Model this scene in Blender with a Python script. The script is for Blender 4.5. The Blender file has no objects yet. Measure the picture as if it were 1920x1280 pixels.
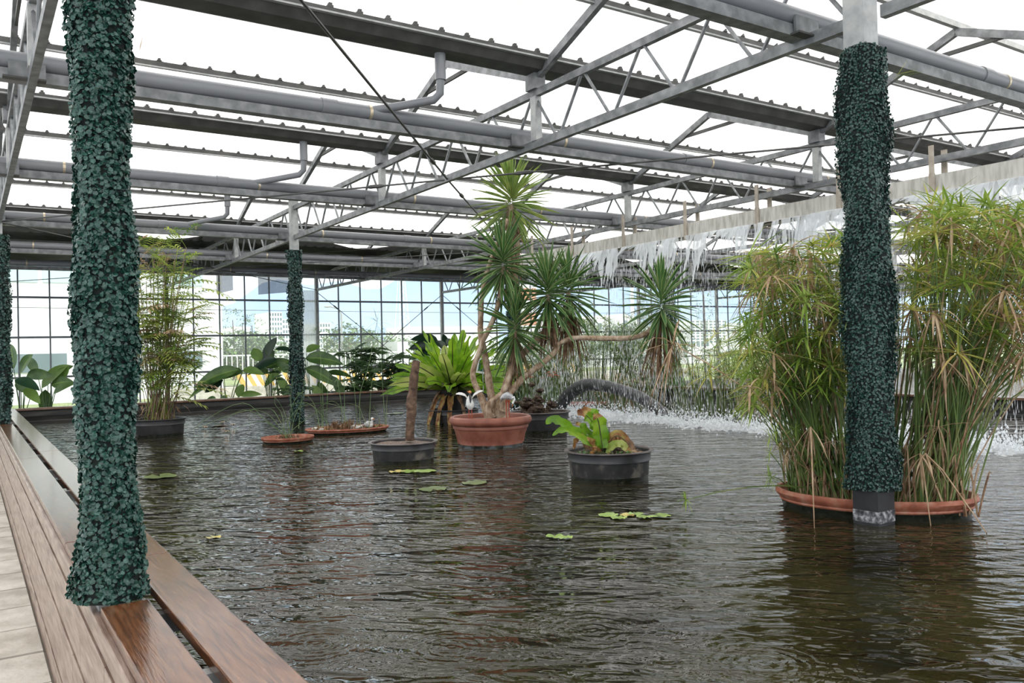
import bpy, math, random
import numpy as np
from mathutils import Vector, Matrix, noise
random.seed(7); RNG = np.random.default_rng(7)
S = bpy.context.scene; COL = S.collection
PI = math.pi

# ---------------------------------------------------------------- camera
FPX, YAW, PITCH, ROLL = 1556.9, 0.582133, 0.0109219, 0.0234634
CAMP = Vector((0, 0, 1.25))
_F = Vector((math.sin(YAW)*math.cos(PITCH), math.cos(YAW)*math.cos(PITCH), math.sin(PITCH)))
_R0 = Vector((math.cos(YAW), -math.sin(YAW), 0)); _U0 = _R0.cross(_F)
_R = _R0*math.cos(ROLL) - _U0*math.sin(ROLL); _U = _R0*math.sin(ROLL) + _U0*math.cos(ROLL)
cam_d = bpy.data.cameras.new('camera'); cam = bpy.data.objects.new('camera', cam_d); COL.objects.link(cam)
cam_d.sensor_width = 36; cam_d.lens = FPX/1920*36; cam_d.clip_end = 3000; cam_d.clip_start = 0.05
m = Matrix((_R, _U, -_F)).transposed().to_4x4(); m.translation = CAMP
cam.matrix_world = m; S.camera = cam

# ---------------------------------------------------------------- light
W = bpy.data.worlds.new('world'); S.world = W; W.use_nodes = True
nt = W.node_tree; nt.nodes.clear()
out = nt.nodes.new('ShaderNodeOutputWorld'); bg = nt.nodes.new('ShaderNodeBackground')
tc = nt.nodes.new('ShaderNodeTexCoord'); sx = nt.nodes.new('ShaderNodeSeparateXYZ'); cr = nt.nodes.new('ShaderNodeValToRGB')
nt.links.new(tc.outputs['Generated'], sx.inputs[0]); nt.links.new(sx.outputs['Z'], cr.inputs[0])
e = cr.color_ramp.elements; e[0].position = 0.0; e[0].color = (.80, .90, 1, 1); e[1].position = .5; e[1].color = (1, 1, 1, 1)
nt.links.new(cr.outputs[0], bg.inputs[0]); bg.inputs[1].default_value = 1.6
nt.links.new(bg.outputs[0], out.inputs[0])
sun_d = bpy.data.lights.new('sun', 'SUN'); sun = bpy.data.objects.new('sun', sun_d); COL.objects.link(sun)
sun_d.energy = 2.6; sun_d.angle = math.radians(20); sun_d.color = (1, .97, .92)
sun.rotation_euler = (math.radians(38), 0, math.radians(25))
S.view_settings.view_transform = 'Standard'; S.view_settings.look = 'None'
S.view_settings.gamma = 1; S.view_settings.use_curve_mapping = False
S.view_settings.exposure = 0.35
S.cycles.max_bounces = 8; S.cycles.transparent_max_bounces = 24; S.cycles.diffuse_bounces = 4
S.cycles.transmission_bounces = 6; S.cycles.glossy_bounces = 3; S.cycles.sample_clamp_indirect = 6

# ---------------------------------------------------------------- pixel ray -> world point on a given plane
def ray(px, py): return _F + _R*((px-960)/FPX) - _U*((py-640)/FPX)
def at(px, py, x=None, y=None, z=None, d=None):
    r = ray(px, py)
    if d is not None: return CAMP + r*d
    if x is not None: return CAMP + r*(x/r.x)
    if y is not None: return CAMP + r*(y/r.y)
    return CAMP + r*((z-CAMP.z)/r.z)

# ---------------------------------------------------------------- materials
MATS = {}
def mat(name, cols, rough=.6, metal=0, scale=6, trans=0, spec=.5, bump=0, bscale=30, coat=0, stretch=None, alpha=0, detail=3):
    if name in MATS: return MATS[name]
    M = bpy.data.materials.new(name); M.use_nodes = True; t = M.node_tree; n = t.nodes
    b = n['Principled BSDF']; o = n['Material Output']
    if not isinstance(cols[0], (list, tuple)): cols = [cols]
    src = None
    tcn = n.new('ShaderNodeTexCoord'); mp = n.new('ShaderNodeMapping')
    t.links.new(tcn.outputs['Object'], mp.inputs[0])
    if stretch: mp.inputs['Scale'].default_value = stretch
    if len(cols) > 1:
        nz = n.new('ShaderNodeTexNoise'); nz.inputs['Scale'].default_value = scale; nz.inputs['Detail'].default_value = detail
        t.links.new(mp.outputs[0], nz.inputs['Vector'])
        rp = n.new('ShaderNodeValToRGB'); t.links.new(nz.outputs['Fac'], rp.inputs[0])
        el = rp.color_ramp.elements
        while len(el) < len(cols): el.new(.5)
        for i, c in enumerate(cols):
            el[i].position = .34 + .32*i/(len(cols)-1); el[i].color = (*c, 1)
        src = rp.outputs[0]; t.links.new(src, b.inputs['Base Color'])
    else: b.inputs['Base Color'].default_value = (*cols[0], 1)
    b.inputs['Roughness'].default_value = rough; b.inputs['Metallic'].default_value = metal
    b.inputs['Specular IOR Level'].default_value = spec; b.inputs['Coat Weight'].default_value = coat
    b.inputs['Coat Roughness'].default_value = .12
    if bump:
        nb = n.new('ShaderNodeTexNoise'); nb.inputs['Scale'].default_value = bscale; nb.inputs['Detail'].default_value = 4
        t.links.new(mp.outputs[0], nb.inputs['Vector'])
        bp = n.new('ShaderNodeBump'); bp.inputs['Strength'].default_value = bump; bp.inputs['Distance'].default_value = .02
        t.links.new(nb.outputs['Fac'], bp.inputs['Height']); t.links.new(bp.outputs[0], b.inputs['Normal'])
    last = b.outputs[0]
    if trans:
        tr = n.new('ShaderNodeBsdfTranslucent'); mx = n.new('ShaderNodeMixShader'); mx.inputs[0].default_value = trans
        if src: t.links.new(src, tr.inputs[0])
        else: tr.inputs[0].default_value = (*cols[0], 1)
        t.links.new(last, mx.inputs[1]); t.links.new(tr.outputs[0], mx.inputs[2]); last = mx.outputs[0]
    if alpha:
        tp = n.new('ShaderNodeBsdfTransparent'); mx = n.new('ShaderNodeMixShader'); mx.inputs[0].default_value = alpha
        t.links.new(last, mx.inputs[1]); t.links.new(tp.outputs[0], mx.inputs[2]); last = mx.outputs[0]
    t.links.new(last, o.inputs[0]); MATS[name] = M
    return M

steel = mat('galvanised steel', [(.12,.125,.13),(.18,.185,.19),(.25,.255,.26)], .5, .15, scale=9, bump=.05)
steel_dk = mat('weathered gutter steel', [(.045,.045,.043),(.085,.083,.078)], .6, .1, scale=5)
steel_lt = mat('pale steel', [(.30,.31,.31),(.42,.42,.41)], .5, .2, scale=12)
rust = mat('rust', [(.22,.06,.025),(.38,.18,.10),(.35,.33,.31)], .8, scale=30)
pvc = mat('grey pvc pipe', [(.20,.205,.22),(.23,.235,.25)], .38, scale=2)
brass = mat('wire tie', [(.55,.45,.28),(.7,.62,.5)], .4, .6, scale=60)
trough_m = mat('pale stained galvanised', [(.36,.34,.30),(.47,.45,.41),(.55,.53,.49)], .5, .1, scale=7, stretch=(1,3,.6))
hanger_m = mat('weathered timber strap', [(.30,.25,.20),(.42,.37,.31)], .7, scale=12)
wood = mat('varnished brown timber', [(.055,.018,.007),(.12,.042,.016),(.17,.070,.028)], .22, scale=9, coat=.4, stretch=(9,.6,9), bump=.12, bscale=14, spec=.5, detail=8)
clad = mat('brown wall cladding', [(.16,.095,.07),(.27,.185,.145),(.36,.265,.21)], .38, scale=4, stretch=(9,.9,7), coat=.25, bump=.1, bscale=14)
liner = mat('black pond liner', [(.006,.006,.006),(.018,.017,.016),(.035,.033,.030)], .55, scale=3, stretch=(.6,.6,4))
cap_m = mat('timber capping', [(.11,.055,.032),(.19,.10,.06)], .35, scale=8, coat=.3)
stone = mat('pale stone paving', [(.40,.36,.31),(.52,.48,.42),(.62,.58,.52)], .75, scale=4, bump=.35, bscale=25, detail=6)
terra = mat('terracotta', [(.20,.062,.038),(.27,.090,.056),(.31,.115,.075)], .5, scale=6)
terra2 = mat('weathered terracotta', [(.22,.065,.034),(.33,.105,.058),(.38,.18,.12)], .6, scale=12)
blackpot = mat('black plastic pot', [(.014,.013,.014),(.024,.022,.023),(.035,.032,.033)], .42, scale=7)
potrim = mat('brown worn pot rim', [(.045,.035,.033),(.10,.08,.075)], .4, scale=14)
scale_m = mat('lime stained pot', [(.014,.013,.014),(.026,.024,.024),(.13,.115,.095)], .6, scale=9, detail=6)
wet = mat('wet pot foot', [(.008,.010,.007),(.02,.022,.014)], .2, scale=20)
soil = mat('dark wet soil', [(.012,.008,.005),(.035,.022,.014),(.07,.045,.03)], .8, scale=40, bump=.6, bscale=60)
gravel_m = mat('brown gravel', [(.05,.035,.026),(.16,.11,.085),(.24,.19,.15)], .8, scale=70, bump=.5, bscale=90)
bark = mat('pale yucca bark', [(.20,.12,.07),(.38,.27,.18),(.50,.40,.30)], .8, scale=16, stretch=(1,1,.6), bump=.7, bscale=45)
bark_dk = mat('dead stump bark', [(.055,.030,.018),(.11,.062,.038),(.17,.10,.065)], .85, scale=14, bump=.8, bscale=35)
dead = mat('dead leaf', [(.10,.050,.028),(.22,.125,.07),(.34,.22,.13)], .7, scale=14, trans=.25)
deadp = mat('tan dead papyrus', [(.30,.18,.10),(.50,.34,.21),(.60,.46,.31)], .7, scale=9, trans=.3)
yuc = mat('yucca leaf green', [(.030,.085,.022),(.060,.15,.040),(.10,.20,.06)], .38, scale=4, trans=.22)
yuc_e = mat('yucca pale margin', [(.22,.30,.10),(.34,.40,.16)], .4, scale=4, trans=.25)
yuc_o = mat('yellowish yucca leaf', [(.10,.19,.035),(.20,.29,.06),(.30,.33,.08)], .4, scale=5, trans=.3)  # yellower green for the topmost head
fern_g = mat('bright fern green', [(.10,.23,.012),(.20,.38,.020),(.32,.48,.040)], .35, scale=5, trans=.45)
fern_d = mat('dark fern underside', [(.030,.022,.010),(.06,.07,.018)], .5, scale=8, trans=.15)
fern_b = mat('browned fern leaf', [(.16,.055,.018),(.32,.15,.05),(.44,.36,.10)], .6, scale=12, trans=.3)
pap = mat('papyrus green', [(.12,.22,.030),(.24,.36,.055),(.40,.49,.12)], .45, scale=2.5, trans=.4)
pap_y = mat('papyrus yellow green', [(.38,.44,.08),(.58,.57,.14),(.64,.50,.18)], .5, scale=4, trans=.4)
pap_st = mat('papyrus stem', [(.055,.10,.022),(.11,.17,.04),(.19,.20,.07)], .5, scale=3)
pap_sb = mat('brown papyrus stem base', [(.12,.055,.025),(.26,.15,.08),(.36,.25,.15)], .7, scale=20)
reed_m = mat('rush green', [(.09,.16,.05),(.16,.25,.09),(.26,.33,.15)], .5, scale=3, trans=.3)
bamb = mat('bamboo palm green', [(.18,.28,.04),(.36,.45,.09),(.52,.55,.17)], .45, scale=3, trans=.45)
cane = mat('brown cane', [(.13,.075,.04),(.25,.16,.10),(.32,.25,.13)], .6, scale=6)
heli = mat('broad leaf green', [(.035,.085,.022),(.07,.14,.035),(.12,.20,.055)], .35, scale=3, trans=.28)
heli_l = mat('pale broad leaf green', [(.12,.22,.045),(.20,.32,.07)], .4, scale=3, trans=.4)  # paler leaf green, also used for midribs
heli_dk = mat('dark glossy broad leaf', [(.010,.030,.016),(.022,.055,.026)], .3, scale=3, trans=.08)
rhap = mat('lady palm green', [(.018,.050,.014),(.04,.09,.025),(.07,.13,.04)], .4, scale=4, trans=.2)
flower_r = mat('red flower', (.55,.05,.02), .6); flower_p = mat('pink flower', (.75,.10,.35), .6)
mossA = mat('artificial box leaf', [(.008,.038,.028),(.018,.064,.048),(.045,.115,.090)], .24, scale=55, trans=.08)
mossB = mat('dark artificial leaf', [(.008,.030,.024),(.018,.058,.046),(.045,.11,.09)], .28, scale=90, trans=.06)
mossC = mat('backing of artificial leaves', (.003,.008,.006), .9)
ivy_m = mat('bright ivy', [(.05,.20,.03),(.12,.34,.05)], .5, scale=20, trans=.3)
hose_m = mat('ribbed black hose', [(.018,.018,.019),(.045,.045,.047)], .45, scale=20)
lily = mat('lily pad', [(.16,.27,.04),(.29,.39,.08)], .3, scale=8)
lily_y = mat('yellow lily pad', [(.42,.40,.08),(.50,.34,.10)], .35, scale=12)
netm = mat('black shade net', [(.005,.005,.006),(.016,.016,.017)], .75, scale=3, alpha=.012, spec=.08)
mull = mat('window bar grey', [(.15,.16,.18),(.22,.23,.25)], .5, .2, scale=6)
white_w = mat('white painted building', [(.78,.80,.82),(.86,.87,.88)], .8, scale=.3)
glass_b = mat('building glass', (.12,.18,.20), .15)
wicker = mat('wicker chair', [(.20,.10,.07),(.30,.17,.13)], .6, scale=40)
white_f = mat('white glaze', [(.62,.61,.58),(.78,.77,.75)], .35, scale=30)
grey_f = mat('grey feather glaze', [(.22,.22,.23),(.42,.42,.43),(.55,.54,.54)], .45, scale=28)
black_f = mat('black glaze', (.012,.012,.014), .3); orange_f = mat('orange beak', (.65,.20,.04), .4); red_f = mat('red leg paint', (.33,.06,.03), .4)

# translucent corrugated roof sheet
def roof_mat():
    M = bpy.data.materials.new('translucent roof sheet'); M.use_nodes = True; t = M.node_tree; n = t.nodes; n.clear()
    o = n.new('ShaderNodeOutputMaterial'); tr = n.new('ShaderNodeBsdfTranslucent'); df = n.new('ShaderNodeBsdfDiffuse')
    mx = n.new('ShaderNodeMixShader'); mx.inputs[0].default_value = .12
    tcn = n.new('ShaderNodeTexCoord'); mp = n.new('ShaderNodeMapping'); mp.inputs['Scale'].default_value = (6, .35, .35)
    nz = n.new('ShaderNodeTexNoise'); nz.inputs['Scale'].default_value = 2.2; nz.inputs['Detail'].default_value = 5
    t.links.new(tcn.outputs['Object'], mp.inputs[0]); t.links.new(mp.outputs[0], nz.inputs['Vector'])
    rp = n.new('ShaderNodeValToRGB'); el = rp.color_ramp.elements
    el[0].position = .25; el[0].color = (.22,.17,.12,1); el[1].position = .31; el[1].color = (.97,.97,.96,1)
    t.links.new(nz.outputs['Fac'], rp.inputs[0]); t.links.new(rp.outputs[0], tr.inputs[0]); df.inputs[0].default_value = (.8,.8,.79,1)
    t.links.new(tr.outputs[0], mx.inputs[1]); t.links.new(df.outputs[0], mx.inputs[2]); t.links.new(mx.outputs[0], o.inputs[0])
    return M
roofm = roof_mat()

def glass_mat():
    M = bpy.data.materials.new('window glass'); M.use_nodes = True; t = M.node_tree; n = t.nodes; n.clear()
    o = n.new('ShaderNodeOutputMaterial'); tp = n.new('ShaderNodeBsdfTransparent'); tp.inputs[0].default_value = (.95,.97,.98,1)
    gl = n.new('ShaderNodeBsdfGlossy'); gl.inputs['Roughness'].default_value = .05
    df = n.new('ShaderNodeBsdfTranslucent'); df.inputs[0].default_value = (.9,.93,.96,1)
    m1 = n.new('ShaderNodeMixShader'); m1.inputs[0].default_value = .04; m2 = n.new('ShaderNodeMixShader'); m2.inputs[0].default_value = .14
    t.links.new(tp.outputs[0], m1.inputs[1]); t.links.new(gl.outputs[0], m1.inputs[2])
    t.links.new(m1.outputs[0], m2.inputs[1]); t.links.new(df.outputs[0], m2.inputs[2]); t.links.new(m2.outputs[0], o.inputs[0])
    return M
glassm = glass_mat()

def splash_mat(name, clear, col=(.9,.92,.94)):
    M = bpy.data.materials.new(name); M.use_nodes = True; t = M.node_tree; n = t.nodes; n.clear()
    o = n.new('ShaderNodeOutputMaterial'); tp = n.new('ShaderNodeBsdfTransparent')
    b = n.new('ShaderNodeBsdfPrincipled'); b.inputs['Base Color'].default_value = (*col, 1); b.inputs['Roughness'].default_value = .15
    tr = n.new('ShaderNodeBsdfTranslucent'); tr.inputs[0].default_value = (*col, 1)
    m1 = n.new('ShaderNodeMixShader'); m1.inputs[0].default_value = .5; m2 = n.new('ShaderNodeMixShader'); m2.inputs[0].default_value = clear
    t.links.new(b.outputs[0], m1.inputs[1]); t.links.new(tr.outputs[0], m1.inputs[2])
    t.links.new(m1.outputs[0], m2.inputs[1]); t.links.new(tp.outputs[0], m2.inputs[2]); t.links.new(m2.outputs[0], o.inputs[0])
    return M
splash = splash_mat('falling water', .50); foam_m = splash_mat('foam', .1); mist_m = splash_mat('water drops', .5)

def water_mat():
    M = bpy.data.materials.new('pond water'); M.use_nodes = True; t = M.node_tree; n = t.nodes
    b = n['Principled BSDF']; b.inputs['Roughness'].default_value = .03; b.inputs['IOR'].default_value = 1.34
    b.inputs['Specular IOR Level'].default_value = .5
    tcn = n.new('ShaderNodeTexCoord')
    nc = n.new('ShaderNodeTexNoise'); nc.inputs['Scale'].default_value = .9; nc.inputs['Detail'].default_value = 3
    t.links.new(tcn.outputs['Object'], nc.inputs['Vector']); rp = n.new('ShaderNodeValToRGB'); el = rp.color_ramp.elements
    el[0].position = .35; el[0].color = (.008,.006,.002,1); el[1].position = .65; el[1].color = (.024,.021,.008,1)
    t.links.new(nc.outputs['Fac'], rp.inputs[0]); t.links.new(rp.outputs[0], b.inputs['Base Color'])
    def layer(sc, rot, st, det, dist):
        m0 = n.new('ShaderNodeMapping'); m0.inputs['Rotation'].default_value = (0, 0, rot); t.links.new(tcn.outputs['Object'], m0.inputs[0])
        mp = n.new('ShaderNodeMapping'); mp.inputs['Scale'].default_value = st
        nz = n.new('ShaderNodeTexNoise'); nz.inputs['Scale'].default_value = sc; nz.inputs['Detail'].default_value = det
        nz.inputs['Distortion'].default_value = dist
        t.links.new(m0.outputs[0], mp.inputs[0]); t.links.new(mp.outputs[0], nz.inputs['Vector']); return nz.outputs['Fac']
    a = layer(2.6, YAW, (.6, 1.7, 1), 1, .6); c = layer(6.5, YAW+.35, (.6, 1.5, 1), 1, 1.0); d = layer(16, YAW-.3, (.6, 1.3, 1), 0, .6)
    def mul(x, k):
        q = n.new('ShaderNodeMath'); q.operation = 'MULTIPLY'; t.links.new(x, q.inputs[0]); q.inputs[1].default_value = k; return q.outputs[0]
    def add(x, y):
        q = n.new('ShaderNodeMath'); q.operation = 'ADD'; t.links.new(x, q.inputs[0]); t.links.new(y, q.inputs[1]); return q.outputs[0]
    h = add(add(mul(a, 1.15), mul(c, .48)), mul(d, .07))
    # rings spreading from drips in the near water
    for (cx, cy, sc, k) in ((1.35, 2.6, 22, .030), (1.95, 2.15, 20, .032), (1.25, 3.5, 24, .026), (2.3, 2.9, 22, .022), (1.65, 1.8, 20, .032), (1.7, 3.1, 25, .022), (2.6, 2.2, 22, .022)):
        mp = n.new('ShaderNodeMapping'); mp.inputs['Location'].default_value = (-cx, -cy, 0); t.links.new(tcn.outputs['Object'], mp.inputs[0])
        wv = n.new('ShaderNodeTexWave'); wv.wave_type = 'RINGS'; wv.rings_direction = 'SPHERICAL'; wv.inputs['Scale'].default_value = sc*.28
        wv.inputs['Distortion'].default_value = 3.5; wv.inputs['Detail Scale'].default_value = 3; t.links.new(mp.outputs[0], wv.inputs['Vector'])
        gr = n.new('ShaderNodeTexGradient'); gr.gradient_type = 'SPHERICAL'; mp2 = n.new('ShaderNodeMapping')
        mp2.inputs['Location'].default_value = (-cx*2.5, -cy*2.5, 0); mp2.inputs['Scale'].default_value = (2.5, 2.5, 1)
        t.links.new(tcn.outputs['Object'], mp2.inputs[0]); t.links.new(mp2.outputs[0], gr.inputs['Vector'])
        q = n.new('ShaderNodeMath'); q.operation = 'MULTIPLY'; t.links.new(wv.outputs['Fac'], q.inputs[0]); t.links.new(gr.outputs['Fac'], q.inputs[1])
        h = add(h, mul(q.outputs[0], k*5))
    bp = n.new('ShaderNodeBump'); bp.inputs['Strength'].default_value = 1; bp.inputs['Distance'].default_value = .040
    t.links.new(h, bp.inputs['Height']); t.links.new(bp.outputs[0], b.inputs['Normal'])
    return M
waterm = water_mat()

# ---------------------------------------------------------------- mesh building
class MB:
    def __init__(s): s.v = []; s.f = []; s.m = []; s.mats = []
    def mi(s, m):
        if m not in s.mats: s.mats.append(m)
        return s.mats.index(m)
    def add(s, vs, fs, m):
        k = len(s.v); i = s.mi(m)
        s.v.extend([tuple(p) for p in vs]); s.f.extend([tuple(a+k for a in f) for f in fs]); s.m.extend([i]*len(fs))
    def box(s, a, b, m):
        (x0,y0,z0),(x1,y1,z1) = a, b
        s.add([(x0,y0,z0),(x1,y0,z0),(x1,y1,z0),(x0,y1,z0),(x0,y0,z1),(x1,y0,z1),(x1,y1,z1),(x0,y1,z1)],
              [(0,3,2,1),(4,5,6,7),(0,1,5,4),(1,2,6,5),(2,3,7,6),(3,0,4,7)], m)
    def bar(s, p, q, w, h, m, up=(0,0,1)):
        p = Vector(p); q = Vector(q); d = (q-p).normalized(); u = Vector(up)
        if abs(d.dot(u)) > .98: u = Vector((0,1,0))
        r = d.cross(u).normalized(); u = r.cross(d).normalized(); r *= w/2; u *= h/2
        s.add([p-r-u, p+r-u, p+r+u, p-r+u, q-r-u, q+r-u, q+r+u, q-r+u],
              [(0,1,2,3),(7,6,5,4),(0,4,5,1),(1,5,6,2),(2,6,7,3),(3,7,4,0)], m)
    def tube(s, pts, r, m, n=8, cap=True):
        pts = [Vector(p) for p in pts]; N = len(pts); rs = r if isinstance(r, (list, tuple)) else [r]*N
        vs = []; fs = []; ref = None
        for i, p in enumerate(pts):
            d = (pts[min(i+1,N-1)]-pts[max(i-1,0)]).normalized()
            if ref is None:
                ref = Vector((0,0,1)) if abs(d.z) < .9 else Vector((1,0,0))
            a = (ref - d*ref.dot(d)).normalized(); b = d.cross(a); ref = a
            for k in range(n):
                t = 2*PI*k/n; vs.append(p + (a*math.cos(t)+b*math.sin(t))*rs[i])
        for i in range(N-1):
            for k in range(n): fs.append((i*n+k, i*n+(k+1)%n, (i+1)*n+(k+1)%n, (i+1)*n+k))
        if cap: fs.append(tuple(range(n-1,-1,-1))); fs.append(tuple((N-1)*n+k for k in range(n)))
        s.add(vs, fs, m)
    def lathe(s, prof, c, m, n=40, sx=1, sy=1, rot=0, mats=None):
        vs = []; cr_, sr_ = math.cos(rot), math.sin(rot)
        for r, z in prof:
            for k in range(n):
                t = 2*PI*k/n; x = r*sx*math.cos(t); y = r*sy*math.sin(t)
                vs.append((c[0]+x*cr_-y*sr_, c[1]+x*sr_+y*cr_, c[2]+z))
        for i in range(len(prof)-1):
            fs = [(i*n+k, i*n+(k+1)%n, (i+1)*n+(k+1)%n, (i+1)*n+k) for k in range(n)]
            if i == 0: k0 = len(s.v); s.add(vs, [], m)
            j = s.mi(mats[i] if mats else m)
            s.f.extend([tuple(a+k0 for a in f) for f in fs]); s.m.extend([j]*len(fs))
    def blob(s, c, rx, ry, rz, m, n=8, k=6, jit=0, rotz=0):
        vs = []; fs = []
        for i in range(k+1):
            a = PI*i/k
            for j in range(n):
                t = 2*PI*j/n+rotz; q = 1+random.uniform(-jit, jit)
                vs.append((c[0]+rx*math.sin(a)*math.cos(t)*q, c[1]+ry*math.sin(a)*math.sin(t)*q, c[2]+rz*math.cos(a)*q))
        for i in range(k):
            for j in range(n): fs.append((i*n+j, (i+1)*n+j, (i+1)*n+(j+1)%n, i*n+(j+1)%n))
        s.add(vs, fs, m)
    # arching leaf. prof(t)->half width factor ; cols gives cross columns with materials between
    def leaf(s, base, d, L, w, m, droop=.3, seg=5, prof=None, edge=None, fold=.15, roll=0, wave=0, mid=None, facing=None, tip=None):
        base = Vector(base); d = Vector(d).normalized(); up = Vector((0,0,1))
        if abs(d.dot(up)) > .97: up = Vector((random.uniform(-1,1), random.uniform(-1,1), .1)).normalized()
        if facing is not None and abs(d.dot(Vector(facing).normalized())) < .95: up = Vector(facing)
        side = d.cross(up).normalized(); nrm = side.cross(d).normalized()
        if roll: q = Matrix.Rotation(roll, 3, d); side = q @ side; nrm = q @ nrm
        prof = prof or (lambda t: (math.sin(PI*min(1, .12+t*.55)) if t < .62 else math.sin(PI*.461)*(1-t)/.38))
        cols = [-1, 0, 1]
        if edge: cols = [-1, -.72, 0, .72, 1]
        elif mid: cols = [-1, -.1, .1, 1]
        C = len(cols); vs = []; fs = []; fm = []
        ph = random.uniform(0, 6)
        for i in range(seg+1):
            t = i/seg; p = base + d*(L*t*(1-.25*droop*t)) + Vector((0,0,-1))*(droop*L*t*t)
            hw = w/2*max(prof(t), .02)
            for c in cols:
                off = side*(hw*c) + nrm*(abs(c)*fold*hw*2)
                if wave and abs(c) > .9: off += nrm*(wave*math.sin(ph+i*2.1+(c > 0)*1.3)) + side*(c*wave*.5*math.sin(ph+i*1.7))
                vs.append(p+off)
        for i in range(seg):
            for c in range(C-1):
                fs.append((i*C+c, i*C+c+1, (i+1)*C+c+1, (i+1)*C+c))
                mm = m
                if edge and c in (0, C-2): mm = edge
                if mid and c == 1: mm = mid
                if tip and i >= seg-1-int(random.random() < .5): mm = tip
                fm.append(mm)
        k = len(s.v); s.v.extend([tuple(p) for p in vs]); s.f.extend([tuple(a+k for a in f) for f in fs]); s.m.extend([s.mi(x) for x in fm])
        return Vector(vs[-2] if C == 3 else vs[-C//2])
    def build(s, name, parent=None, smooth=True, bevel=0, origin=None, sub=0):
        me = bpy.data.meshes.new(name)
        o0 = Vector(origin) if origin is not None else (Vector((0,0,0)))
        if parent is not None: o0 = Vector(parent.location)
        if origin is None and parent is None and s.v:
            a = np.array(s.v); o0 = Vector(((a[:,0].min()+a[:,0].max())/2, (a[:,1].min()+a[:,1].max())/2, a[:,2].min()))
        vv = (np.array(s.v, float) - np.array(o0)) if s.v else np.zeros((0,3))
        me.from_pydata(vv.tolist(), [], s.f)
        for m_ in s.mats: me.materials.append(m_)
        me.polygons.foreach_set('material_index', s.m)
        if smooth:
            me.polygons.foreach_set('use_smooth', [True]*len(s.f))
            try: me.set_sharp_from_angle(angle=math.radians(40))
            except Exception: pass
        me.update()
        o = bpy.data.objects.new(name, me); COL.objects.link(o)
        if parent is not None: o.parent = parent
        else: o.location = o0
        if bevel:
            b = o.modifiers.new('bevel', 'BEVEL'); b.width = bevel; b.segments = 2; b.limit_method = 'ANGLE'
        return o
def tag(o, label=None, cat=None, group=None, kind=None):
    if label: o['label'] = label
    if cat: o['category'] = cat
    if group: o['group'] = group
    if kind: o['kind'] = kind
    return o
def thing(name, label, cat, loc, group=None, kind=None):
    o = bpy.data.objects.new(name, None); COL.objects.link(o); o.location = loc; o.empty_display_size = .1
    return tag(o, label, cat, group, kind)
def struct(o): o['kind'] = 'structure'; return o
def ndir(az, el): return Vector((math.cos(az)*math.cos(el), math.sin(az)*math.cos(el), math.sin(el)))
def proj(p):
    q = Vector(p)-CAMP; w = q.dot(_F)
    return (960+FPX*q.dot(_R)/w, 640-FPX*q.dot(_U)/w) if w > .05 else None
ORD = ['first','second','third','fourth','fifth','sixth','seventh','eighth','ninth','tenth','eleventh','twelfth']
# ================================================================ the setting
def flat(name, pts, m, z=None):
    b = MB(); b.add(pts, [tuple(range(len(pts)))], m); return struct(b.build(name, smooth=False))
GX0, GX1 = -6, 46
flat('ground', [(-90,27.6,-.75),(260,27.6,-.75),(400,700,-.75),(-200,700,-.75)], mat('outdoor grass', [(.10,.15,.04),(.22,.28,.09),(.34,.36,.17)], .9, scale=.5, detail=8))
# walkway of stone slabs
b = MB(); y = -3.0
while y < 27:
    x = .40; w_ = .62
    for x0 in (-.22, -.86, -1.5, -2.14):
        off = .31 if (round(x0*10) % 2) else 0
        b.box((x0+.006, y+off+.006, -.72), (x0+w_, y+off+.60, -.65+random.uniform(-.003,.003)), stone)
    y += .62
b.box((-6, -9, -.80), (.42, 27.4, -.668), mat('slab joint mortar', (.20,.18,.15), .9))
struct(b.build('floor', smooth=False))
flat('floor_planting_strip', [(.45,20.2,-.3),(46,20.2,-.3),(46,27.4,-.3),(.45,27.4,-.3)], mat('damp gravel floor', [(.10,.095,.085),(.22,.21,.19),(.34,.33,.30)], .85, scale=8))
flat('floor_right_strip', [(14.6,-9,-.3),(46,-9,-.3),(46,20.2,-.3),(14.6,20.2,-.3)], MATS['damp gravel floor'])
# pond
b = MB(); nx, ny = 60, 100
xs = np.linspace(.46, 14.4, nx+1); ys = np.linspace(-9, 20, ny+1)
b.add([(x, y, 0) for y in ys for x in xs], [(j*(nx+1)+i, j*(nx+1)+i+1, (j+1)*(nx+1)+i+1, (j+1)*(nx+1)+i) for j in range(ny) for i in range(nx)], waterm)
struct(b.build('water', smooth=True, origin=(0,0,0)))
# pool walls, with black liner inside and timber cap
b = MB(); b.box((.46,20,-.6),(14.6,20.12,.24), liner)
for k in range(5):
    b.add([(.46,19.985-.02*(k%2),.22-.1*k),(14.4,19.985-.015*(k%2),.22-.1*k),(14.4,19.96+.02*(k%2),.12-.1*k),(.46,19.97+.015*(k%2),.12-.1*k)], [(0,1,2,3)], liner)
struct(b.build('wall_pool_back', smooth=False))
b = MB(); b.box((14.42,-9,-.6),(14.55,20,.24), liner); struct(b.build('wall_pool_right', smooth=False))
b = MB(); b.box((.36,19.93,.24),(14.62,20.2,.285), cap_m); struct(b.build('trim_1', smooth=False, bevel=.008))
b = MB(); b.box((14.36,-9,.24),(14.64,19.93,.285), cap_m); struct(b.build('trim_2', smooth=False, bevel=.008))
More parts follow.
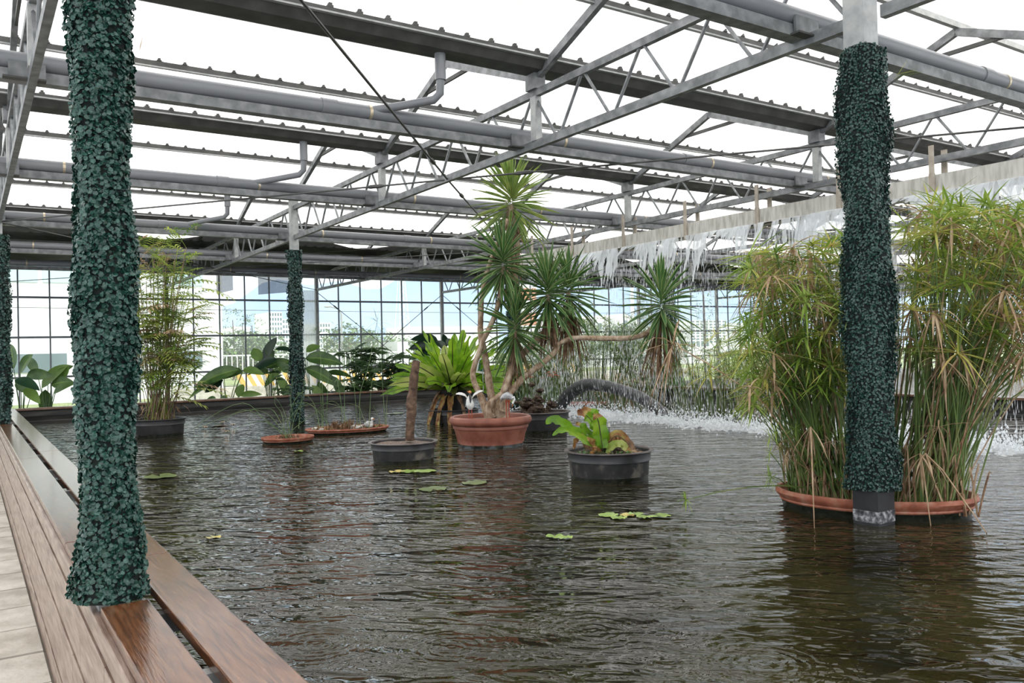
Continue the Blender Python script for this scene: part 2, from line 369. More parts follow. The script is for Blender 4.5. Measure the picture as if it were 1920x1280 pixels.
# bench side: wall cladding boards on the walkway side
b = MB(); b.box((.455,-4,-.7),(.50,20,.20), liner)
zz = [-.70,-.52,-.345,-.17,.0,.115,.205]
for i in range(len(zz)-1):
    y = -4 - random.random()*2
    while y < 20:
        L = random.uniform(2.2, 3.4); e_ = min(20, y+L-.006)
        b.box((.414+.006*(i%2),y+.004,zz[i]+.007),(.45,e_,zz[i+1]-.007), clad); y += L
struct(b.build('wall_pool_cladding', smooth=False, bevel=.003))
b = MB(); b.box((.405,-4,.205),(.47,20,.248), clad); struct(b.build('trim_3', smooth=False, bevel=.006))
# seat planks
def plank(x0, x1, y0, y1, label, grp=None):
    b = MB(); b.box((x0,y0,.25),(x1,y1,.29), wood)
    return tag(b.build('bench_plank', smooth=False, bevel=.006), label, 'bench plank', grp)
plank(.425, .60, -3, 3.60, 'brown varnished plank in front of the nearest green column, at the foot of the picture')
plank(.425, .60, 3.92, 4.98, 'brown plank directly behind the nearest green column, on the walkway side')
plank(.425, .60, 4.99, 9.6, 'shiny brown plank of the walkway row, running back from the joint behind the column')
plank(.425, .60, 9.61, 15.2, 'brown plank of the walkway row ending at the far left green column')
plank(.64, .83, -3, 4.4, 'brown varnished plank on the water side, passing right of the nearest green column')
plank(.64, .83, 4.41, 10.2, 'brown plank on the water side just behind the nearest green column')
plank(.64, .83, 10.21, 17.0, 'brown plank on the water side, beside the far left green column')
plank(.64, .83, 17.01, 19.9, 'short last brown plank on the water side at the pool corner')
for k, y in enumerate(np.arange(-1, 19.6, .75)):
    if abs(y-3.75) < .22: y += .3
    b = MB(); b.box((.47,y,.17),(.82,y+.055,.248), steel_lt if k % 2 else steel_dk)
    tag(b.build('bench_bracket', smooth=False), 'short steel bracket under the two bench planks, over the pond edge', 'bracket', 'brackets under the bench planks')

# ================================================================ steel grid
XP = [.47, 5.22, 10.05, 14.9, 19.8, 24.7, 29.6, 34.5, 39.4]
YG = [-.65, 3.35, 7.3, 11.28, 15.35, 19.35, 23.35, 27.35]
def make_truss(x, y0, y1):
    o = thing('roof_truss', None, 'roof truss', (x, y0, 3.42))
    def part(nm, f):
        b = MB(); f(b); return b.build(nm, o, smooth=False)
    L = y1-y0
    part('bottom_chord', lambda b: b.box((x-.03,y0+.08,3.44),(x+.03,y1-.08,3.525), steel))
    part('top_chord', lambda b: b.box((x-.03,y0+.08,4.0),(x+.03,y1-.08,4.075), steel))
    for k in range(1, 3):
        yg = y0+L*k/3
        part('gutter_post', lambda b: (b.box((x-.04,yg-.05,3.52),(x+.04,yg+.05,4.0), steel_lt), b.box((x-.07,yg-.09,4.07),(x+.07,yg+.09,4.24), steel)))
    n = 27
    for k in range(n):
        ya, yb = y0+.12+(L-.24)*k/n, y0+.12+(L-.24)*(k+1)/n
        za, zb = (3.52, 4.01) if k % 2 == 0 else (4.01, 3.52)
        sh = .05
        if k % 2 == 0: ya += sh; yb -= sh*.6
        else: ya += sh*.6; yb -= sh
        part('web_bar', lambda b: b.tube([(x,ya,za),(x,yb,zb)], .017, steel, n=6))
    for k in range(3):
        a, c = y0+L*k/3, y0+L*(k+1)/3; r = (a+c)/2
        part('rafter', lambda b: b.bar((x,a+.05,4.22),(x,r,4.97), .06,.09, steel))
        part('rafter', lambda b: b.bar((x,r,4.97),(x,c-.05,4.22), .06,.09, steel))
        part('collar_tie', lambda b: b.bar((x+.01,r-.55,4.74),(x+.01,r+.55,4.74), .03,.05, steel_dk))
    return o
def copy_tree(o, loc):
    c = o.copy(); COL.objects.link(c); c.location = loc
    for ch in list(o.children):
        d = ch.copy(); COL.objects.link(d); d.parent = c
        for g in ch.children:
            e_ = g.copy(); COL.objects.link(e_); e_.parent = d
    return c
spans = [(3.35,15.35,'middle'), (15.35,27.35,'far'), (-8.65,3.35,'near')]
proto = make_truss(XP[1], 3.35, 15.35)
row = ['above the wooden bench','from the papyrus column','carrying the waterfall channel','of the fourth column row','of the fifth column row','of the sixth column row','of the seventh column row','of the eighth column row','of the ninth column row']
for i, x in enumerate(XP):
    for (a, c, nm) in spans:
        if nm == 'near' and i != 1: continue
        if nm == 'near' or (i, nm) == (1, 'middle'): pass
        o = proto if (i, nm) == (1, 'middle') else copy_tree(proto, (x, a, 3.42))
        where = {'middle': 'over the open pond', 'far': 'beyond the pond columns', 'near': 'at the top right corner'}[nm]
        o['label'] = 'grey lattice truss %s, %s' % (row[i], where); o['category'] = 'roof truss'
        o['group'] = 'steel lattice trusses under the roof'
# columns
def rect_tube(b, x, y, z0, z1, w, m): b.box((x-w/2,y-w/2,z0),(x+w/2,y+w/2,z1), m)
def moss(cx, cy, z0, z1, rad, n, size, m, lump=.02, seed=1, flare=0, arc=None):
    """artificial box-leaf sleeve: a lumpy rounded-square backing and thousands of small leaves"""
    rg = np.random.default_rng(seed)
    b = MB(); K = 20; Z = int((z1-z0)/.12)+1; vs = []
    def R(t, z):
        sq = 1/ max(abs(math.cos(t)), abs(math.sin(t)))**.45
        return (rad*sq*.93 + lump*math.sin(z*5.1+t*2+seed) + lump*.6*math.sin(z*11.3-t*3) + flare*max(0, 1-(z-z0)/.5)**2)
    for i in range(Z+1):
        z = z0+(z1-z0)*i/Z
        for k in range(K):
            t = 2*PI*k/K; r = R(t, z)-size*.7; vs.append((cx+r*math.cos(t), cy+r*math.sin(t), z))
    b.add(vs, [(i*K+k, i*K+(k+1)%K, (i+1)*K+(k+1)%K, (i+1)*K+k) for i in range(Z) for k in range(K)], mossC)
    b.add([(cx+.5*rad*math.cos(2*PI*k/8), cy+.5*rad*math.sin(2*PI*k/8), z1-.02) for k in range(8)], [tuple(range(8))], mossC)
    vs = []; fs = []; base = len(b.v)
    tt = rg.uniform(0, 2*PI, n) if arc is None else rg.uniform(arc[0], arc[1], n)
    zs = rg.uniform(z0+size*.3, z1, n)
    hexa = [(0,-.5),(.42,-.22),(.46,.22),(0,.5),(-.46,.22),(-.42,-.22)]
    for q in range(n):
        t, z = tt[q], zs[q]; r = R(t, z) + rg.uniform(-.9, .25)*size
        o = Vector((cx+r*math.cos(t), cy+r*math.sin(t), z))
        nn = Vector((math.cos(t)+rg.normal()*.5, math.sin(t)+rg.normal()*.5, rg.normal()*.5+.25)).normalized()
        a = nn.cross(Vector((rg.normal(), rg.normal(), rg.normal()))).normalized(); c = nn.cross(a)
        sz = size*rg.uniform(.75, 1.3); cup = sz*.16
        for (u, v) in hexa: vs.append(o + a*(u*sz) + c*(v*sz) + nn*(cup*(abs(u)*1.6)))
        fs.append(tuple(range(q*6, q*6+6)))
    b.add(vs, fs, m)
    return b
def column(x, y, zb, zt, rad, n, size, m, label, seed, top=4.24, foot=None, group=None, flare=0, w=.16, lump=.02):
    o = thing('steel_column', label, 'column', (x, y, min(zb, foot[0] if foot else zb)), group, 'thing')
    b = MB(); rect_tube(b, x, y, -.6 if foot else zb-.5, top, w, steel_lt); b.build('post', o, smooth=False)
    if foot:
        b = MB(); rect_tube(b, x, y, -.02, foot[1], w+.03, mat('black painted foot', [(.008,.008,.009),(.02,.02,.022)], .4, scale=8))
        f = b.build('foot_sleeve', o, smooth=False)
        b = MB(); rect_tube(b, x, y, .02, .10, w+.034, mat('white lime crust', [(.02,.02,.022),(.10,.10,.11),(.40,.39,.40)], .7, scale=30)); b.build('lime_crust', o, smooth=False)
    moss(x, y, zb, zt, rad, n, size, m, seed=seed, flare=flare, lump=lump).build('leaf_sleeve', o, smooth=False)
    return o
column(.48, 3.75, .285, 3.4, .116, 21000, .0195, mossA, 'nearest column wrapped in dark green artificial leaves, standing on the wooden bench', 1, flare=.03, w=.1, lump=.014)
column(XP[1], 3.44, .235, 3.27, .158, 21000, .0165, mossB, 'column in dark green leaf sleeve with black foot in water before the big papyrus basin', 2, foot=(-.6,.26), w=.16)
column(XP[0]-.02, 15.35, .28, 3.26, .16, 5500, .035, mossB, 'leaf-wrapped green column at the far left edge, at the end of the bench', 3, w=.12)
column(XP[1], 15.35, .0, 3.24, .135, 5500, .032, mossB, 'slim leaf-wrapped green column in the pond between the saucers and the back wall', 4, foot=(-.6,.1), w=.14)
column(XP[2]+.12, 15.35, .0, 3.2, .15, 4500, .034, mossB, 'leaf-wrapped green column directly behind the yucca trunks', 5, foot=(-.6,.1), w=.15)
o = column(XP[3], 15.35, .25, 3.2, .16, 4000, .038, mossB, 'leaf-wrapped column seen through the falling water, bright ivy at its foot', 6, w=.15)
moss(XP[3], 15.35, -.1, .95, .26, 900, .075, ivy_m, lump=.06, seed=9).build('ivy', o, smooth=False)
column(XP[4], 15.35, .25, 3.2, .15, 2500, .04, mossB, 'distant leaf-wrapped column half hidden behind the left papyrus clump', 7, w=.15)
for i in range(5, 9):
    column(XP[i], 15.35, .25, 3.2, .15, 700, .06, mossB, 'distant leaf-wrapped column beyond the papyrus basin, %s from the right' % ORD[8-i], 7+i, w=.15, group='far columns beyond the papyrus')

# ---------------------------------------------------------------- gutters, purlins, pipes and beams along x
def xprof(b, x0, x1, pts, m):           # extrude a closed y-z outline along x
    n = len(pts); b.add([(x0,y,z) for y,z in pts]+[(x1,y,z) for y,z in pts],
        [(k,(k+1)%n,n+(k+1)%n,n+k) for k in range(n)]+[tuple(range(n-1,-1,-1)), tuple(range(n,2*n))], m)
RIB = .285
gn = ['just outside the top edge over the camera','above the top right papyrus column','large and dark, nearest of those crossing the whole picture','second of those crossing the whole picture','third crossing the whole picture, above the slim green column','fourth, at the edge of the black net','over the black net','above the window wall']
for k, yg in enumerate(YG):
    o = thing('rain_gutter', 'dark steel roof gutter %s' % gn[k], 'gutter', (0, yg, 4.24), 'roof gutters'); b = MB()
    xprof(b, GX0, GX1, [(yg-.13,4.245),(yg+.13,4.245),(yg+.19,4.325),(yg+.19,4.34),(yg+.175,4.34),(yg+.12,4.26),(yg-.12,4.26),(yg-.175,4.34),(yg-.19,4.34),(yg-.19,4.325)], steel_dk)
    b.build('channel', o, smooth=False)
    for s_ in (-1, 1):
        b = MB(); x = GX0+.205
        while x < GX1 and s_ < 0: b.box((x, yg-.24, 4.375), (x+.055, yg-.2, 4.395), steel_dk); b.box((x+.012, yg-.24, 4.395), (x+.043, yg-.2, 4.415), steel_dk); x += RIB
        b.box((GX0, yg+s_*.215-.022, 4.325), (GX1, yg+s_*.215+.022, 4.342), steel_lt); b.box((GX0, yg+s_*.23-.008, 4.342), (GX1, yg+s_*.23+.008, 4.375), steel_dk); b.build('edge_rail', o, smooth=False)
SL = math.atan2(.72, 1.95)
def sheet_z(yg, yr, y): return 4.50 + (y-yg)/(yr-yg)*.62
RIB = .285
for k in range(len(YG)-1):
    a, c = YG[k], YG[k+1]; r = (a+c)/2
    for (g, sgn) in ((a, 1), (c, -1)):
        b = MB(); vs = []; fs = []; y0, y1 = g+sgn*.17, r+sgn*.03
        z0, z1 = 4.38, 5.10; x = GX0
        while x < GX1:
            for dx, dz in ((0,0),(.19,0),(.205,.035),(.262,.035),(.277,0)):
                vs.append((x+dx, y0, z0+dz)); vs.append((x+dx, y1, z1+dz))
            x += RIB
        b.add(vs, [(2*i,2*i+1,2*i+3,2*i+2) for i in range(len(vs)//2-1)], roofm)
        struct(b.build('ceiling', smooth=False))
    b = MB(); b.box((GX0, r-.03, 5.0), (GX1, r+.03, 5.07), steel_lt)
    tag(b.build('ridge_beam', smooth=False), 'pale ridge beam under the roof crest between gutters, %s bay from the camera' % ORD[k], 'ridge beam', 'ridge beams')
    for s_ in (1,):
        yp = r + s_*.98; zp = 4.715
        o = thing('roof_purlin', 'thin steel purlin with foam closures, %s slope of the %s bay from the camera' % ('far' if s_ > 0 else 'near', ORD[k]), 'purlin', (0, yp, zp-.08), 'roof purlins')
        b = MB(); b.box((GX0, yp-.012, zp-.075), (GX1, yp+.012, zp+.0), steel_dk); b.box((GX0, yp-.035, zp-.085), (GX1, yp+.012, zp-.07), steel_lt); x = GX0+.21
        while x < GX1: b.box((x, yp-.02, zp), (x+.05, yp+.02, zp+.012), steel_dk); b.box((x+.01, yp-.02, zp+.012), (x+.04, yp+.02, zp+.032), steel_dk); x += RIB
        b.build('channel', o, smooth=False)
pn = ['at the top right corner','nearest of those crossing the whole picture','second of those crossing the whole picture','third of those crossing the whole picture','under the front of the black net','under the back of the black net','at the window wall']
PZ = 3.66
PY = [3.93, 7.68, 11.68, 15.85, 19.75, 23.3]
for k, yp in enumerate(PY):
    o = thing('drain_pipe', 'grey plastic drain pipe on a steel beam, %s' % pn[k], 'pipe', (0, yp, 3.6), 'drain pipes')
    b = MB(); b.tube([(GX0,yp,PZ),(GX1,yp,PZ)], .073, pvc, n=20); b.build('pipe', o)
    for x in np.arange(.9, 30, 2.42):
        b = MB(); xx = x + .07*k; b.tube([(xx,yp,PZ),(xx+.03,yp,PZ)], .078, brass, n=16); b.build('wire_tie', o)
    for x in np.arange(2.9, 30, 4.85):
        b = MB(); b.tube([(x,yp,PZ),(x+.16,yp,PZ)], .081, pvc, n=20); b.build('coupling', o)
    if k > 0:
        for xd in ((4.02,) if k < 2 else (4.0,)) + (13.8, 18.7, 23.6):
            yg = YG[k+1]; b = MB()
            if xd > 5 and k < 3: continue
            if k == 4: continue
            b.tube([(xd,yg+.0,4.25),(xd,yg,3.98)], .055, pvc, n=12)
            b.tube([(xd,yg,4.02),(xd,yg+.02,3.85),(xd-.05,yg+.06,3.79),(xd-.30,yg+.22,3.74),(xd-.62,yp,PZ+.02)], .042, pvc, n=12)
            b.build('downpipe', o)
    b = MB(); b.box((GX0, yp-.055, 3.505), (GX1, yp+.03, 3.58), steel); b.box((GX0, yp-.06, 3.49), (GX1, yp+.055, 3.504), steel)
    tag(b.build('steel_beam', smooth=False), 'galvanised beam under the drain pipe, %s' % pn[k], 'beam', 'beams under the drain pipes')
    for x in XP[:6]:
        o2 = thing('beam_bracket', 'perforated bracket at the %s pipe from the camera, on the %s truss from the left' % (ORD[k], ORD[XP.index(x)]), 'bracket', (x, yp, 3.5), 'brackets at pipe beams')
        b = MB(); b.box((x-.16, yp-.085, 3.50), (x+.10, yp-.063, 3.64), steel); b.build('plate', o2, smooth=False)
        b = MB(); b.box((x-.20, yp-.14, 3.485), (x+.10, yp-.062, 3.499), steel_dk); b.build('shelf', o2, smooth=False)
# bracing rods
def rod(p, q, r, label, turn=None):
    o = thing('bracing_rod', label, 'bracing rod', p, 'bracing rods'); b = MB()
    b.tube([p, q], r, steel_dk, n=6); b.build('rod', o)
    P, Q = Vector(p), Vector(q); d = (Q-P).normalized(); c = P + d*(turn or (Q-P).length*.12)
    b = MB(); b.tube([c, c+d*.05, c+d*.2, c+d*.25], [r*1.2, r*2.2, r*2.2, r*1.2], steel_dk, n=6); b.build('turnbuckle', o)
N1 = (5.22, 9.35, 3.47)
rod(N1, (.5,3.4,3.47), .012, 'thin rod from the truss middle to the top of the picture')
rod(N1, (.5,15.3,3.47), .012, 'thin rod from the truss middle to the far left column')
rod(N1, (10.05,3.4,3.47), .012, 'thin rod from the truss middle towards the right picture edge', .9)
rod(N1, (10.05,15.3,3.47), .012, 'thin rod from the truss middle down to the column behind the yucca', 1.0)
N2 = (5.22, 21.3, 3.47)
for q, l in (((.5,15.4,3.47),'towards the far left column'),((.5,27.3,3.47),'towards the left end of the window wall'),((10.05,15.4,3.47),'towards the column behind the yucca'),((10.05,27.3,3.47),'towards the window wall')):
    rod(N2, q, .010, 'thin rod under the black net running %s' % l)
N3 = (14.9, 9.35, 3.47)
for q, l in (((10.05,3.4,3.47),'forward to the right'),((10.05,15.3,3.47),'back to the yucca column'),((19.8,15.3,3.47),'back to the right'),((19.8,3.4,3.47),'to the far right edge')):
    rod(N3, q, .010, 'thin rod from the fourth truss %s' % l)
# ---------------------------------------------------------------- black shade net hung under the roof beyond the pond
b = MB(); nx, ny = 110, 20; vs = []
for j in range(ny+1):
    for i in range(nx+1):
        x = -2+i*.36; y = 19.6 + j*.4; sag = .10*math.sin(x*1.3+j*.2) + .06*math.sin(x*2.7+y) + .05*math.sin(y*2.1)
        if j == 0: sag -= .05
        vs.append((x, y, 4.08 + sag*.8))
b.add(vs, [(j*(nx+1)+i, j*(nx+1)+i+1, (j+1)*(nx+1)+i+1, (j+1)*(nx+1)+i) for j in range(ny) for i in range(nx)], netm)
tag(b.build('shade_net', smooth=True), 'black shade net sagging under the roof in front of the window wall', 'shade net')

# ---------------------------------------------------------------- window wall at the back
yw = 27.42; zr = [4.15, 3.10, 1.95, .80, -.5]
k = 0; bays = [GX0]+XP+[GX1]
for i in range(len(bays)-1):
    x0, x1 = bays[i], bays[i+1]
    if x1-x0 < .5: continue
    b = MB(); n = 6; k += 1
    b.box((x0,yw-.02,zr[0]-.03),(x1,yw+.02,zr[0]+.2), mull)
    for z in zr[1:4]: b.box((x0,yw-.02,z-.03),(x1,yw+.03,z+.03), mull)
    b.box((x0,yw-.04,-.75),(x1,yw+.04,-.45), white_w)
    for j in range(1, n): xx = x0+(x1-x0)*j/n; b.box((xx-.02,yw-.025,-.5),(xx+.02,yw+.025,zr[0]), mull)
    o = struct(b.build('window_%d' % k, smooth=False))
    g = MB(); g.add([(x0,yw+.005,-.5),(x1,yw+.005,-.5),(x1,yw+.005,zr[0]),(x0,yw+.005,zr[0])], [(0,1,2,3)], glassm)
    p = g.build('window_pane', o, smooth=False); p['kind'] = 'structure'
    b = MB(); rect_tube(b, x1, yw-.06, -.7, 4.3, .11, steel_lt if i > 1 else steel_dk)
    tag(b.build('wall_post', smooth=False), None, None, None, 'structure')
for (xa, xb) in ((10.05,14.9),(14.9,19.8)):
    rod((xa,yw-.1,3.4),(xb,yw-.1,-.3), .011, 'diagonal rod falling to the right across the window wall, %s pair' % ('left' if xa < 12 else 'right'))
    rod((xb,yw-.1,3.4),(xa,yw-.1,-.3), .011, 'diagonal rod rising to the right across the window wall, %s pair' % ('left' if xa < 12 else 'right'))
# loose plastic curtain strip beside a wall post, grey sheets imitating net reflections
b = MB(); n = 14; vs = []
for i in range(n+1):
    x = 9.45+.5*i/n; vs += [(x, 27.2+.03*(i%2), -.3), (x, 27.2+.03*(i%2), 3.45)]
b.add(vs, [(2*i,2*i+2,2*i+3,2*i+1) for i in range(n)], mat('clear plastic curtain', (.72,.75,.78), .3, trans=.5, alpha=.25))
tag(b.build('plastic_curtain', smooth=False), 'greyish clear plastic strip curtain hanging beside the window post behind the slim column', 'curtain')
gl2 = mat('net reflection grey', [(.16,.17,.19),(.26,.27,.29)], .4, scale=3, alpha=.25)  # grey standing in for the shade net mirrored in the glass
for (a, c, e_, f_, l) in ((6.72,7.24,2.98,4.1,'left'),(8.05,9.42,2.98,3.9,'right')):
    b = MB(); n = 8; vs = []
    for i in range(n+1):
        x = a+(c-a)*i/n; vs += [(x, 27.3+.01*(i%2), e_+.13*i/n+.3), (x, 27.3, f_)]
    b.add(vs, [(2*i,2*i+2,2*i+3,2*i+1) for i in range(n)], gl2); b.box((a,27.28,f_-.01),(c,27.38,4.2 if f_ < 4 else 4.16), mull)
    tag(b.build('net_reflection_sheet', smooth=False), 'grey sheet imitating a net reflection at the top of the window wall, %s one of two' % l, 'plastic sheet', 'net reflection sheets on the windows')
# right end wall far away
b = MB()
for yy in np.arange(-9, 27.4, 1.0): b.box((GX1-.03,yy-.025,-.5),(GX1+.03,yy+.025,4.2), mull)
for z in zr[1:4]+[.0]: b.box((GX1-.03,-9,z-.03),(GX1+.03,27.4,z+.03), mull)
o = struct(b.build('window_30', smooth=False))
g = MB(); g.add([(GX1,-9,-.5),(GX1,27.4,-.5),(GX1,27.4,4.2),(GX1,-9,4.2)], [(0,1,2,3)], glassm); p = g.build('window_pane', o, smooth=False); p['kind'] = 'structure'

# ---------------------------------------------------------------- waterfall channel hung from the third truss
XT = 9.95
o = thing('water_channel', 'long pale galvanised channel hung from a truss, water pouring over its edge', 'channel', (XT, 2, 3.05))
b = MB(); b.box((XT-.10,-2,3.03),(XT-.085,14.6,3.26), trough_m); b.box((XT-.10,-2,3.03),(XT+.16,14.6,3.045), trough_m); b.box((XT+.145,-2,3.03),(XT+.16,14.6,3.24), trough_m)
b.build('channel', o, smooth=False)
for hi, y in enumerate((14.1,12.75,11.25,9.72,8.25,6.87,5.58,4.3,3.0)):
    h = thing('channel_hanger', 'pair of weathered straps hanging the water channel, %s pair counted from the yucca' % ORD[hi], 'hanger', (XT, y, 3.0), 'hangers of the water channel')
    b = MB(); b.box((XT-.125,y-.035,2.99),(XT-.10,y+.035,3.28), hanger_m); b.box((XT-.125,y-.03,3.28),(XT-.105,y+.03,3.62), hanger_m); b.build('front_strap', h, smooth=False)
    b = MB(); b.box((XT+.16,y-.035,2.99),(XT+.185,y+.035,3.60), hanger_m); b.build('rear_strap', h, smooth=False)
    b = MB(); b.box((XT-.12,y-.03,2.985),(XT+.18,y+.03,3.01), hanger_m); b.build('cross_strap', h, smooth=False)
# ================================================================ pots in the pond
def rotcam(c): return math.atan2(c[1], c[0]) - PI/2
def front_to_centre(px, py, rad):
    p = at(px, py, z=0); d = Vector((p.x, p.y, 0)).normalized(); return p + d*rad
def tub(name, label, cat, c, R, H, m, m_rim, low=None, taper=.9, stain=None, grp=None, rimr=.022):
    o = thing(name, label, cat, (c.x, c.y, 0), grp)
    b = MB(); r0 = R*taper
    b.lathe([(r0*.97,-.12),(r0,0.0),(r0*1.015,.03),(r0*1.04,H*.62),(R*.985,H*.64),(R*.975,H*.70),(R*.965,H*.74),(R*.98,H*.93),(R*.95,H*.93),(R*.93,H*.6)], (c.x,c.y,0), m,
            mats=[wet, wet, stain or m, m, m, m, m, m, m]); b.build('body', o)
    b = MB(); b.lathe([(R*.95,H*.90),(R+.004,H*.92),(R+rimr,H*.955),(R+rimr*.9,H*.99),(R,H),(R*.955,H*.985),(R*.94,H*.93)], (c.x,c.y,0), m_rim); b.build('rim', o)
    return o
def soil_disc(c, R, z, m, o, name='soil', bump=.02):
    b = MB(); vs = [(c.x, c.y, z+bump)]; n = 28
    for k in range(1, 4):
        for i in range(n):
            t = 2*PI*i/n; r = R*k/3; vs.append((c.x+r*math.cos(t), c.y+r*math.sin(t), z+(bump*(1-k/3)) + random.uniform(-.006,.008)))
    fs = [(0,1+i,1+(i+1)%n) for i in range(n)]
    for k in range(2): fs += [(1+k*n+i, 1+(k+1)*n+i, 1+(k+1)*n+(i+1)%n, 1+k*n+(i+1)%n) for i in range(n)]
    b.add(vs, fs, m); return b.build(name, o)
# --- big fluted terracotta pot
CT = front_to_centre(921, 842, .47)
o = thing('terracotta_pot', 'big round terracotta pot with rolled rim and arched flutes holding the yucca', 'pot', (CT.x, CT.y, 0))
b = MB(); n = 96; prof = [(.43,-.1),(.435,0),(.44,.035),(.455,.10),(.475,.19),(.487,.235),(.50,.24),(.505,.275),(.50,.285)]; vs = []
for pi_, (r, z) in enumerate(prof):
    for k in range(n):
        t = 2*PI*k/n; ph = (t*14/(2*PI)) % 1; arch = max(0, 1-((ph-.5)/.42)**2)
        d = -.02*(1 if (0.03 < z < .06+.13*math.sqrt(arch) and arch > 0) else 0)
        vs.append((CT.x+(r+d)*math.cos(t), CT.y+(r+d)*math.sin(t), z))
b.v = [tuple(v) for v in vs]; b.mats = [terra, wet]
for i in range(len(prof)-1):
    for k in range(n): b.f.append((i*n+k, i*n+(k+1)%n, (i+1)*n+(k+1)%n, (i+1)*n+k)); b.m.append(1 if i < 2 else 0)
b.build('body', o)
b = MB(); b.lathe([(.485,.275),(.52,.285),(.545,.315),(.55,.345),(.538,.38),(.51,.395),(.485,.385),(.475,.35),(.47,.28)], (CT.x,CT.y,0), terra, n=64); b.build('rim', o)
soil_disc(CT, .472, .33, gravel_m, o, 'soil')
# --- black tubs
CS = front_to_centre(757, 870, .36); CF = front_to_centre(1143, 905, .39); CR = front_to_centre(1012, 812, .46)
o = tub('plastic_pot', 'black floating tub with brown rim holding a bare upright dead stump', 'pot', CS, .385, .225, blackpot, potrim, stain=scale_m); soil_disc(CS, .36, .19, gravel_m, o, 'gravel')
o = tub('plastic_pot', 'black floating tub with worn rim holding the ragged browning fern, nearest of all tubs', 'pot', CF, .415, .27, blackpot, potrim, stain=scale_m); soil_disc(CF, .385, .225, soil, o)
o = tub('plastic_pot', 'black tub with a clump of bare dark roots, behind the terracotta pot', 'pot', CR, .47, .30, blackpot, potrim); soil_disc(CR, .44, .265, soil, o)
CB = front_to_centre(298, 818, .40)
o = tub('plastic_pot', 'black tub holding the tall bamboo palm beside the nearest green column', 'pot', CB, .42, .27, blackpot, blackpot); soil_disc(CB, .39, .235, soil, o)
CN = front_to_centre(850, 795, .42)
o = tub('plastic_pot', 'low black tub under the big bright fern, left of the terracotta pot', 'pot', CN, .46, .24, blackpot, blackpot); soil_disc(CN, .43, .2, soil, o)
b = MB(); b.lathe([(.20,.2),(.23,.35),(.27,.56),(.29,.58),(.26,.585),(.24,.5)], (CN.x,CN.y,0), blackpot); b.lathe([(.0,.54),(.25,.54)], (CN.x,CN.y,0), soil); 
tag(b.build('plant_pot'), 'taller black nursery pot standing in the tub under the bright fern', 'pot')
# dark clay embossing on the two near tubs: shallow triangular garland
for c in (CS, CF):
    pass
# --- terracotta saucers
def saucer(name, label, c, rx, ry, rot, H=.085, m=terra2, base=.0):
    o = thing(name, label, 'saucer', (c.x, c.y, 0), None); b = MB()
    b.lathe([(.90,-.08),(.93,base),(.95,H*.35),(.965,H*.42),(.96,H*.5),(.985,H*.62),(1.01,H*.8),(1.0,H),(.965,H),(.94,H*.8),(.90,H*.35),(.0,H*.3)], (c.x,c.y,0), m, n=56, sx=rx, sy=ry, rot=rot, mats=[wet, wet]+[m]*8+[soil])
    b.build('body', o); return o
C1 = front_to_centre(540, 833, .33); S1 = saucer('terracotta_saucer', 'small round terracotta saucer floating left, with a few arching rush stems', C1, .375, .33, 0)
C2 = front_to_centre(652, 815, .42); rot2 = rotcam(C2)+.12
S2 = saucer('terracotta_saucer', 'wide oval terracotta saucer with cut stubble, stones and a duck figurine', C2, .66, .42, rot2)
C3 = front_to_centre(1640, 982, .55); C3 = C3 + Vector((.03,.03,0)); rot3 = rotcam(C3)-.10
S3 = saucer('terracotta_basin', 'very wide terracotta basin around the foot of the large papyrus, behind the right column', C3, .70, .50, rot3, H=.14)
C4 = at(1110, 762, z=0) + Vector((0,.2,0)); saucer('terracotta_saucer', 'distant small terracotta saucer afloat under the black hose arch', C4, .5, .2, rotcam(C4), H=.09)
# stones in the oval saucer
def stone_thing(c, r, label, m):
    b = MB(); b.blob(c, r*1.3, r, r*.7, m, n=9, k=6, jit=.12); return tag(b.build('stone'), label, 'stone', 'stones in the oval saucer')
ax = Vector((math.cos(rot2), math.sin(rot2), 0)); ay = Vector((-ax.y, ax.x, 0))
pale = mat('pale stone', [(.30,.28,.24),(.48,.46,.42)], .8, scale=30)
for u, v, r, l in ((-.50,.05,.05,'tall pale stone at the left end of the oval saucer'),(.10,-.05,.07,'largest pale stone left of the duck figurine'),(.17,-.12,.055,'pale stone in front of the duck figurine'),(.24,.02,.05,'pale stone touching the left side of the duck figurine'),(-.42,-.1,.035,'tiny pale stone near the left end of the oval saucer')):
    p = C2+ax*u+ay*v; stone_thing((p.x,p.y,.075), r, l, pale)
# duck figurine
p = C2+ax*.33-ay*.05; o = thing('duck_figurine', 'small white and grey duck figurine in the oval saucer', 'figurine', (p.x,p.y,.05))
b = MB(); b.blob((p.x,p.y,.11), .085,.055,.06, grey_f, n=12, k=8); b.blob((p.x+.02,p.y-.02,.10), .05,.04,.045, white_f, n=10, k=6); b.build('body', o)
b = MB(); b.tube([(p.x+.04,p.y-.02,.13),(p.x+.05,p.y-.03,.17),(p.x+.045,p.y-.035,.20)], [.028,.018,.022], white_f, n=8); b.blob((p.x+.045,p.y-.04,.205),.028,.024,.024, white_f, n=8,k=6); b.build('head', o)
b = MB(); b.tube([(p.x+.05,p.y-.055,.205),(p.x+.06,p.y-.095,.20)], [.010,.004], orange_f, n=6); b.build('beak', o)

# ================================================================ plants
def stalk(b, p, q, r, m, bend=0, n=6, seg=6):
    p, q = Vector(p), Vector(q); s_ = (q-p).cross(Vector((0,0,1)))
    pts = [p.lerp(q, i/seg) + Vector((0,0,1))*bend*math.sin(PI*i/seg) for i in range(seg+1)]
    b.tube(pts, [r*(1-.3*i/seg) for i in range(seg+1)], m, n=n, cap=False); return pts
